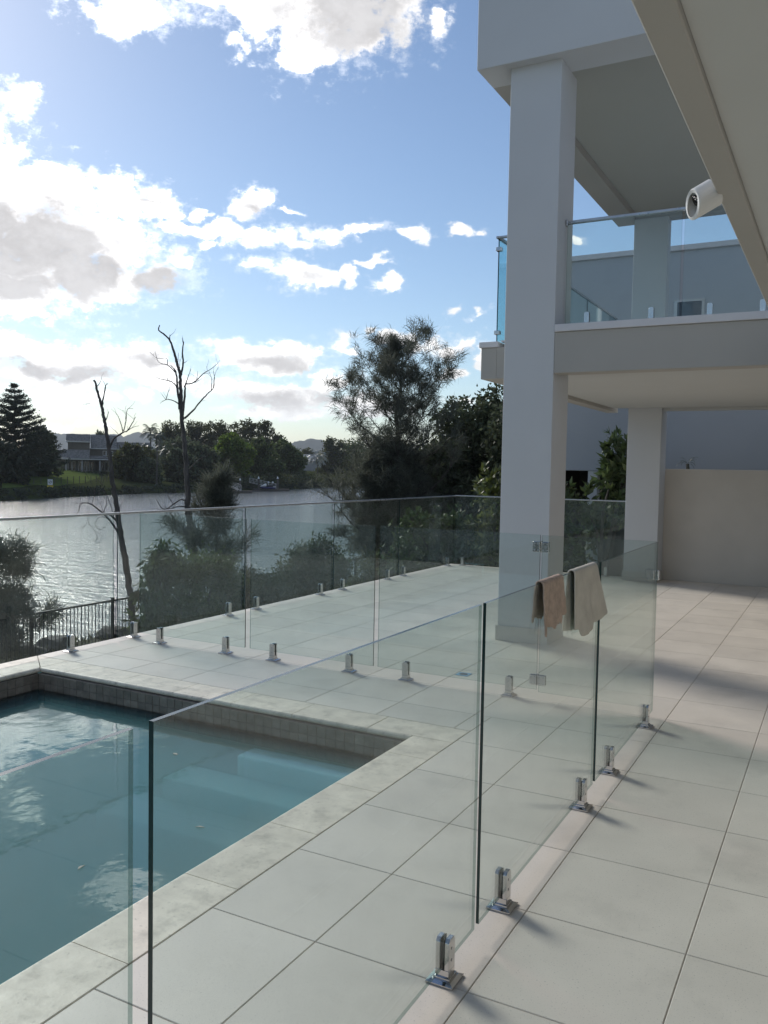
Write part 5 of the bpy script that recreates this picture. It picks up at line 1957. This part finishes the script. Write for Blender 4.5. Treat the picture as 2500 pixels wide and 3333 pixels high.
def river_sign():
    P = Vector((-106.6, 90.3, -2.6))
    ux = Vector((90.3, 106.6, 0)).normalized()
    uy = Vector((106.6, -90.3, 0)).normalized()
    t = thing("river_sign", "white square sign above a yellow sign board on a post at the far waterline", "sign", tuple(P))
    MB().tube([P + Vector((0, 0, -1)), P + Vector((0, 0, 1.7))], .05, 6).build("post", M['timber'], t)
    f = uy * .08
    MB().obox(P + f + Vector((0, 0, 1.28)), ux, uy, (0, 0, 1), .36, .02, .42).build("white_board", M['signwhite'], t)
    MB().obox(P + f + Vector((0, 0, .45)), ux, uy, (0, 0, 1), .44, .02, .33).build("yellow_board", M['yellow'], t)
    g = MB()
    pts = [P + f + uy * .024 + Vector((0, 0, 1.3)) + ux * (.2 * math.cos(a)) + Vector((0, 0, .2 * math.sin(a))) for a in [i * math.pi / 8 for i in range(17)]]
    g.tube(pts, .03, 5)
    g.obox(P + f + uy * .028 + Vector((0, 0, 1.3)), (ux + Vector((0, 0, 1))).normalized(), uy, (ux * -1 + Vector((0, 0, 1))).normalized(), .2, .01, .03)
    g.build("sign_mark", M['signmark'], t)
    g = MB()
    for k in range(2):
        g.obox(P + f + uy * .026 + Vector((0, 0, .55 - k * .2)), ux, uy, (0, 0, 1), .32, .008, .045)
    g.build("sign_lettering", M['signmark'], t)


river_sign()

vx = Vector((.80, .60, 0))       # along the jetties as seen from the deck
vy = Vector((-.60, .80, 0))


def pile(label, x, y, ztop):
    t = thing("mooring_pile", label, "mooring pile", (x, y, -4), "mooring piles at the far jetties")
    MB().cyl(x, y, -4.5, ztop - .5, .19, 10).build("post", M['timber'], t)
    MB().tube([(x, y, ztop - .5), (x, y, ztop)], [.23, .03], 10).build("cap", M['signwhite'], t)


pile("white-capped mooring pile left of the jet ski", -102.6, 131.7, -.68)
pile("white-capped mooring pile right behind the jet ski", -107.2, 143.8, -.44)
pile("white-capped mooring pile at the right end of the far jetty", -107.0, 150.3, -.44)


def jetty(name, label, c, L, wd):
    c = Vector(c)
    t = thing(name, label, "jetty", tuple(c), "floating jetties across the river")
    MB().obox(c + Vector((0, 0, .12)), vx, vy, (0, 0, 1), L / 2, wd / 2, .28).build("float", M['timber'], t)
    n = int(L / .45)
    first = None
    for k in range(n):
        p = c + vx * (-L / 2 + (k + .5) * L / n) + Vector((0, 0, .43))
        if first is None:
            first = MB().obox((0, 0, 0), vx, vy, (0, 0, 1), L / n / 2 - .02, wd / 2, .025).build("plank", M['timber'], None)
            first.parent = t
            first.location = p - t.location
        else:
            inst(first, "plank", p, t)


jetty("jetty", "short floating jetty at the left, without a boat", (-100.7, 129.6, -3.5), 4.2, 1.6)
jetty("jetty", "long floating jetty carrying the jet ski", (-105.6, 146.0, -3.5), 7.6, 1.8)


def gangway(label, a, b_):
    a, b_ = Vector(a), Vector(b_)
    t = thing("gangway", label, "gangway", tuple(a), "gangways to the far jetties")
    d = (b_ - a).normalized()
    s = d.cross(Vector((0, 0, 1))).normalized()
    MB().obox((a + b_) / 2, d, s, s.cross(d), (b_ - a).length / 2, .5, .05).build("walkway", M['concrete'], t)
    for sg in (-1, 1):
        g = MB()
        o = s * .48 * sg
        up = Vector((0, 0, .95))
        g.tube([a + o + up, b_ + o + up], .045, 5)
        n = 7
        for k in range(n + 1):
            p = a.lerp(b_, k / n) + o
            g.tube([p, p + up], .035, 5)
            if k < n:
                g.tube([p, a.lerp(b_, (k + 1) / n) + o + up], .025, 4)
        g.build("handrail", M['concrete'], t)


gangway("short pale gangway with crossed rails at the left jetty", (-104.5, 131.2, -2.3), (-101.6, 130.2, -3.0))
gangway("long pale gangway with lattice rails behind the jet ski", (-109.8, 144.2, -1.8), (-106.0, 148.3, -2.95))
for x, y, lab in ((-106.2, 145.9, "left one of two small round-headed lamps on the far jetty"), (-105.6, 146.6, "right one of two small round-headed lamps on the far jetty")):
    t = thing("jetty_lamp", lab, "lamp", (x, y, -3.0), "lamps on the far jetty")
    MB().cyl(x, y, -3.05, -1.85, .05, 8).build("post", M['concrete'], t)
    bmk = bmesh.new()
    bmesh.ops.create_uvsphere(bmk, u_segments=12, v_segments=8, radius=.2)
    me = bpy.data.meshes.new("lamp_globe")
    bmk.to_mesh(me)
    bmk.free()
    me.materials.append(M['signwhite'])
    o = bpy.data.objects.new("lamp_globe", me)
    COL.objects.link(o)
    o.parent = t
    o.location = (0, 0, 1.3)


def jet_ski():
    c = Vector((-104.6, 143.6, -3.05))
    t = thing("jet_ski", "white and navy jet ski parked on the long far jetty", "jet ski", tuple(c))

    def lof(name, secs, mat):
        """secs: (along, half width, z low, z high)"""
        V, F = [], []
        n = 10
        for (u, w, z0, z1) in secs:
            for k in range(n):
                a = 2 * math.pi * k / n
                V.append(c + vx * u + vy * (w * math.cos(a)) + Vector((0, 0, (z0 + z1) / 2 + (z1 - z0) / 2 * math.sin(a))))
        for i in range(len(secs) - 1):
            for k in range(n):
                F.append((i * n + k, i * n + (k + 1) % n, (i + 1) * n + (k + 1) % n, (i + 1) * n + k))
        F.append(tuple(range(n))[::-1])
        F.append(tuple(range((len(secs) - 1) * n, len(secs) * n)))
        MB().add(V, F).build(name, mat, t, smooth=True)
    lof("hull", [(-1.6, .15, .2, .5), (-1.3, .45, .05, .6), (-.4, .58, 0, .55), (.8, .58, 0, .5), (1.5, .5, .05, .45)], M['hullblue'])
    lof("cowl", [(-1.62, .1, .45, .6), (-1.2, .34, .45, .85), (-.6, .36, .5, 1.15), (-.35, .2, .6, 1.2)], M['hullwhite'])
    lof("seat", [(-.3, .2, .5, .85), (.3, .24, .5, .86), (1.2, .22, .5, .95), (1.4, .15, .5, .85)], M['signmark'])
    lof("stern_trim", [(1.0, .5, .42, .58), (1.56, .46, .40, .56)], M['hullwhite'])
    MB().tube([c + vy * -.4 + vx * -.3 + Vector((0, 0, 1.2)), c + vx * -.4 + Vector((0, 0, 1.15)), c + vy * .4 + vx * -.3 + Vector((0, 0, 1.2))], .05, 6).build("handlebar", M['signmark'], t)


jet_ski()

# roof of a house far up the river
gr = thing("far_roof_house", "pale house roof far up the river, half hidden behind the silver palm", "house", (-166.5, 249.6, 0))
ux = Vector((249.6, 166.5, 0)).normalized()
uy = Vector((-166.5, 249.6, 0)).normalized()
O = Vector((-166.5, 249.6, 0))
MB().obox(O + Vector((0, 0, 1.5)), ux, uy, (0, 0, 1), 5, 4, 2.2).build("wall", M['concrete'], gr)
mb = MB()
q = [O + ux * a + uy * b_ + Vector((0, 0, z)) for a in (-5.6, 5.6) for b_, z in ((-4.8, 3.7), (4.8, 3.7), (0, 6.0))]
mb.add(q, [(0, 1, 2), (3, 5, 4), (0, 2, 5, 3), (1, 4, 5, 2), (0, 3, 4, 1)])
mb.build("roof", M['concrete'], gr)

# bird gliding over the river
bd = thing("bird", "small dark bird gliding in the sky above the far house", "bird", (-66.46, 60.69, 7.56))
c = Vector((-66.46, 60.69, 7.56))
rt = Vector((60.69, 66.46, 0)).normalized()
tw_ = Vector((66.46, -60.69, 0)).normalized()
V, F = [], []
for (u, r_) in ((-.16, .004), (-.1, .03), (0, .045), (.1, .03), (.2, .012)):
    for k in range(6):
        a = k * math.pi / 3
        V.append(c + tw_ * u + rt * (r_ * math.cos(a)) + Vector((0, 0, r_ * math.sin(a))))
for i in range(4):
    for k in range(6):
        F.append((i * 6 + k, i * 6 + (k + 1) % 6, (i + 1) * 6 + (k + 1) % 6, (i + 1) * 6 + k))
for sg, rise in ((-1, -.05), (1, .09)):
    o = len(V)
    for (u, l, z) in ((.06, .03, .02), (-.06, .03, .02), (.05, .25, rise * .7 + .02), (-.05, .27, rise * .7), (-.01, .48, rise)):
        V.append(c + tw_ * u + rt * (sg * l) + Vector((0, 0, z)))
    for (u, l, z) in ((.06, .03, .008), (-.06, .03, .008), (.05, .25, rise * .7 + .008), (-.05, .27, rise * .7 - .01), (-.01, .48, rise - .006)):
        V.append(c + tw_ * u + rt * (sg * l) + Vector((0, 0, z)))
    F += [(o, o + 1, o + 3, o + 2), (o + 2, o + 3, o + 4), (o + 5, o + 7, o + 8, o + 6), (o + 7, o + 9, o + 8), (o, o + 2, o + 7, o + 5), (o + 1, o + 6, o + 8, o + 3), (o + 2, o + 4, o + 9, o + 7), (o + 3, o + 8, o + 9, o + 4)]
MB().add(V, F).build("body", M['feather'], bd)

# ------------------------------------------------------------------ haze over the river valley
hz = bpy.data.materials.new("haze")
hz.use_nodes = True
hz.node_tree.nodes.remove(hz.node_tree.nodes['Principled BSDF'])
pv = hz.node_tree.nodes.new('ShaderNodeVolumePrincipled')
pv.inputs['Color'].default_value = (0.86, 0.92, 1.0, 1)
pv.inputs['Density'].default_value = 0.00014
pv.inputs['Anisotropy'].default_value = 0.2
hz.node_tree.links.new(pv.outputs[0], hz.node_tree.nodes['Material Output'].inputs['Volume'])
hb = MB().box(-4900, 700, -2900, 5200, -7.5, 150).build("haze", hz)
hb['kind'] = 'stuff'
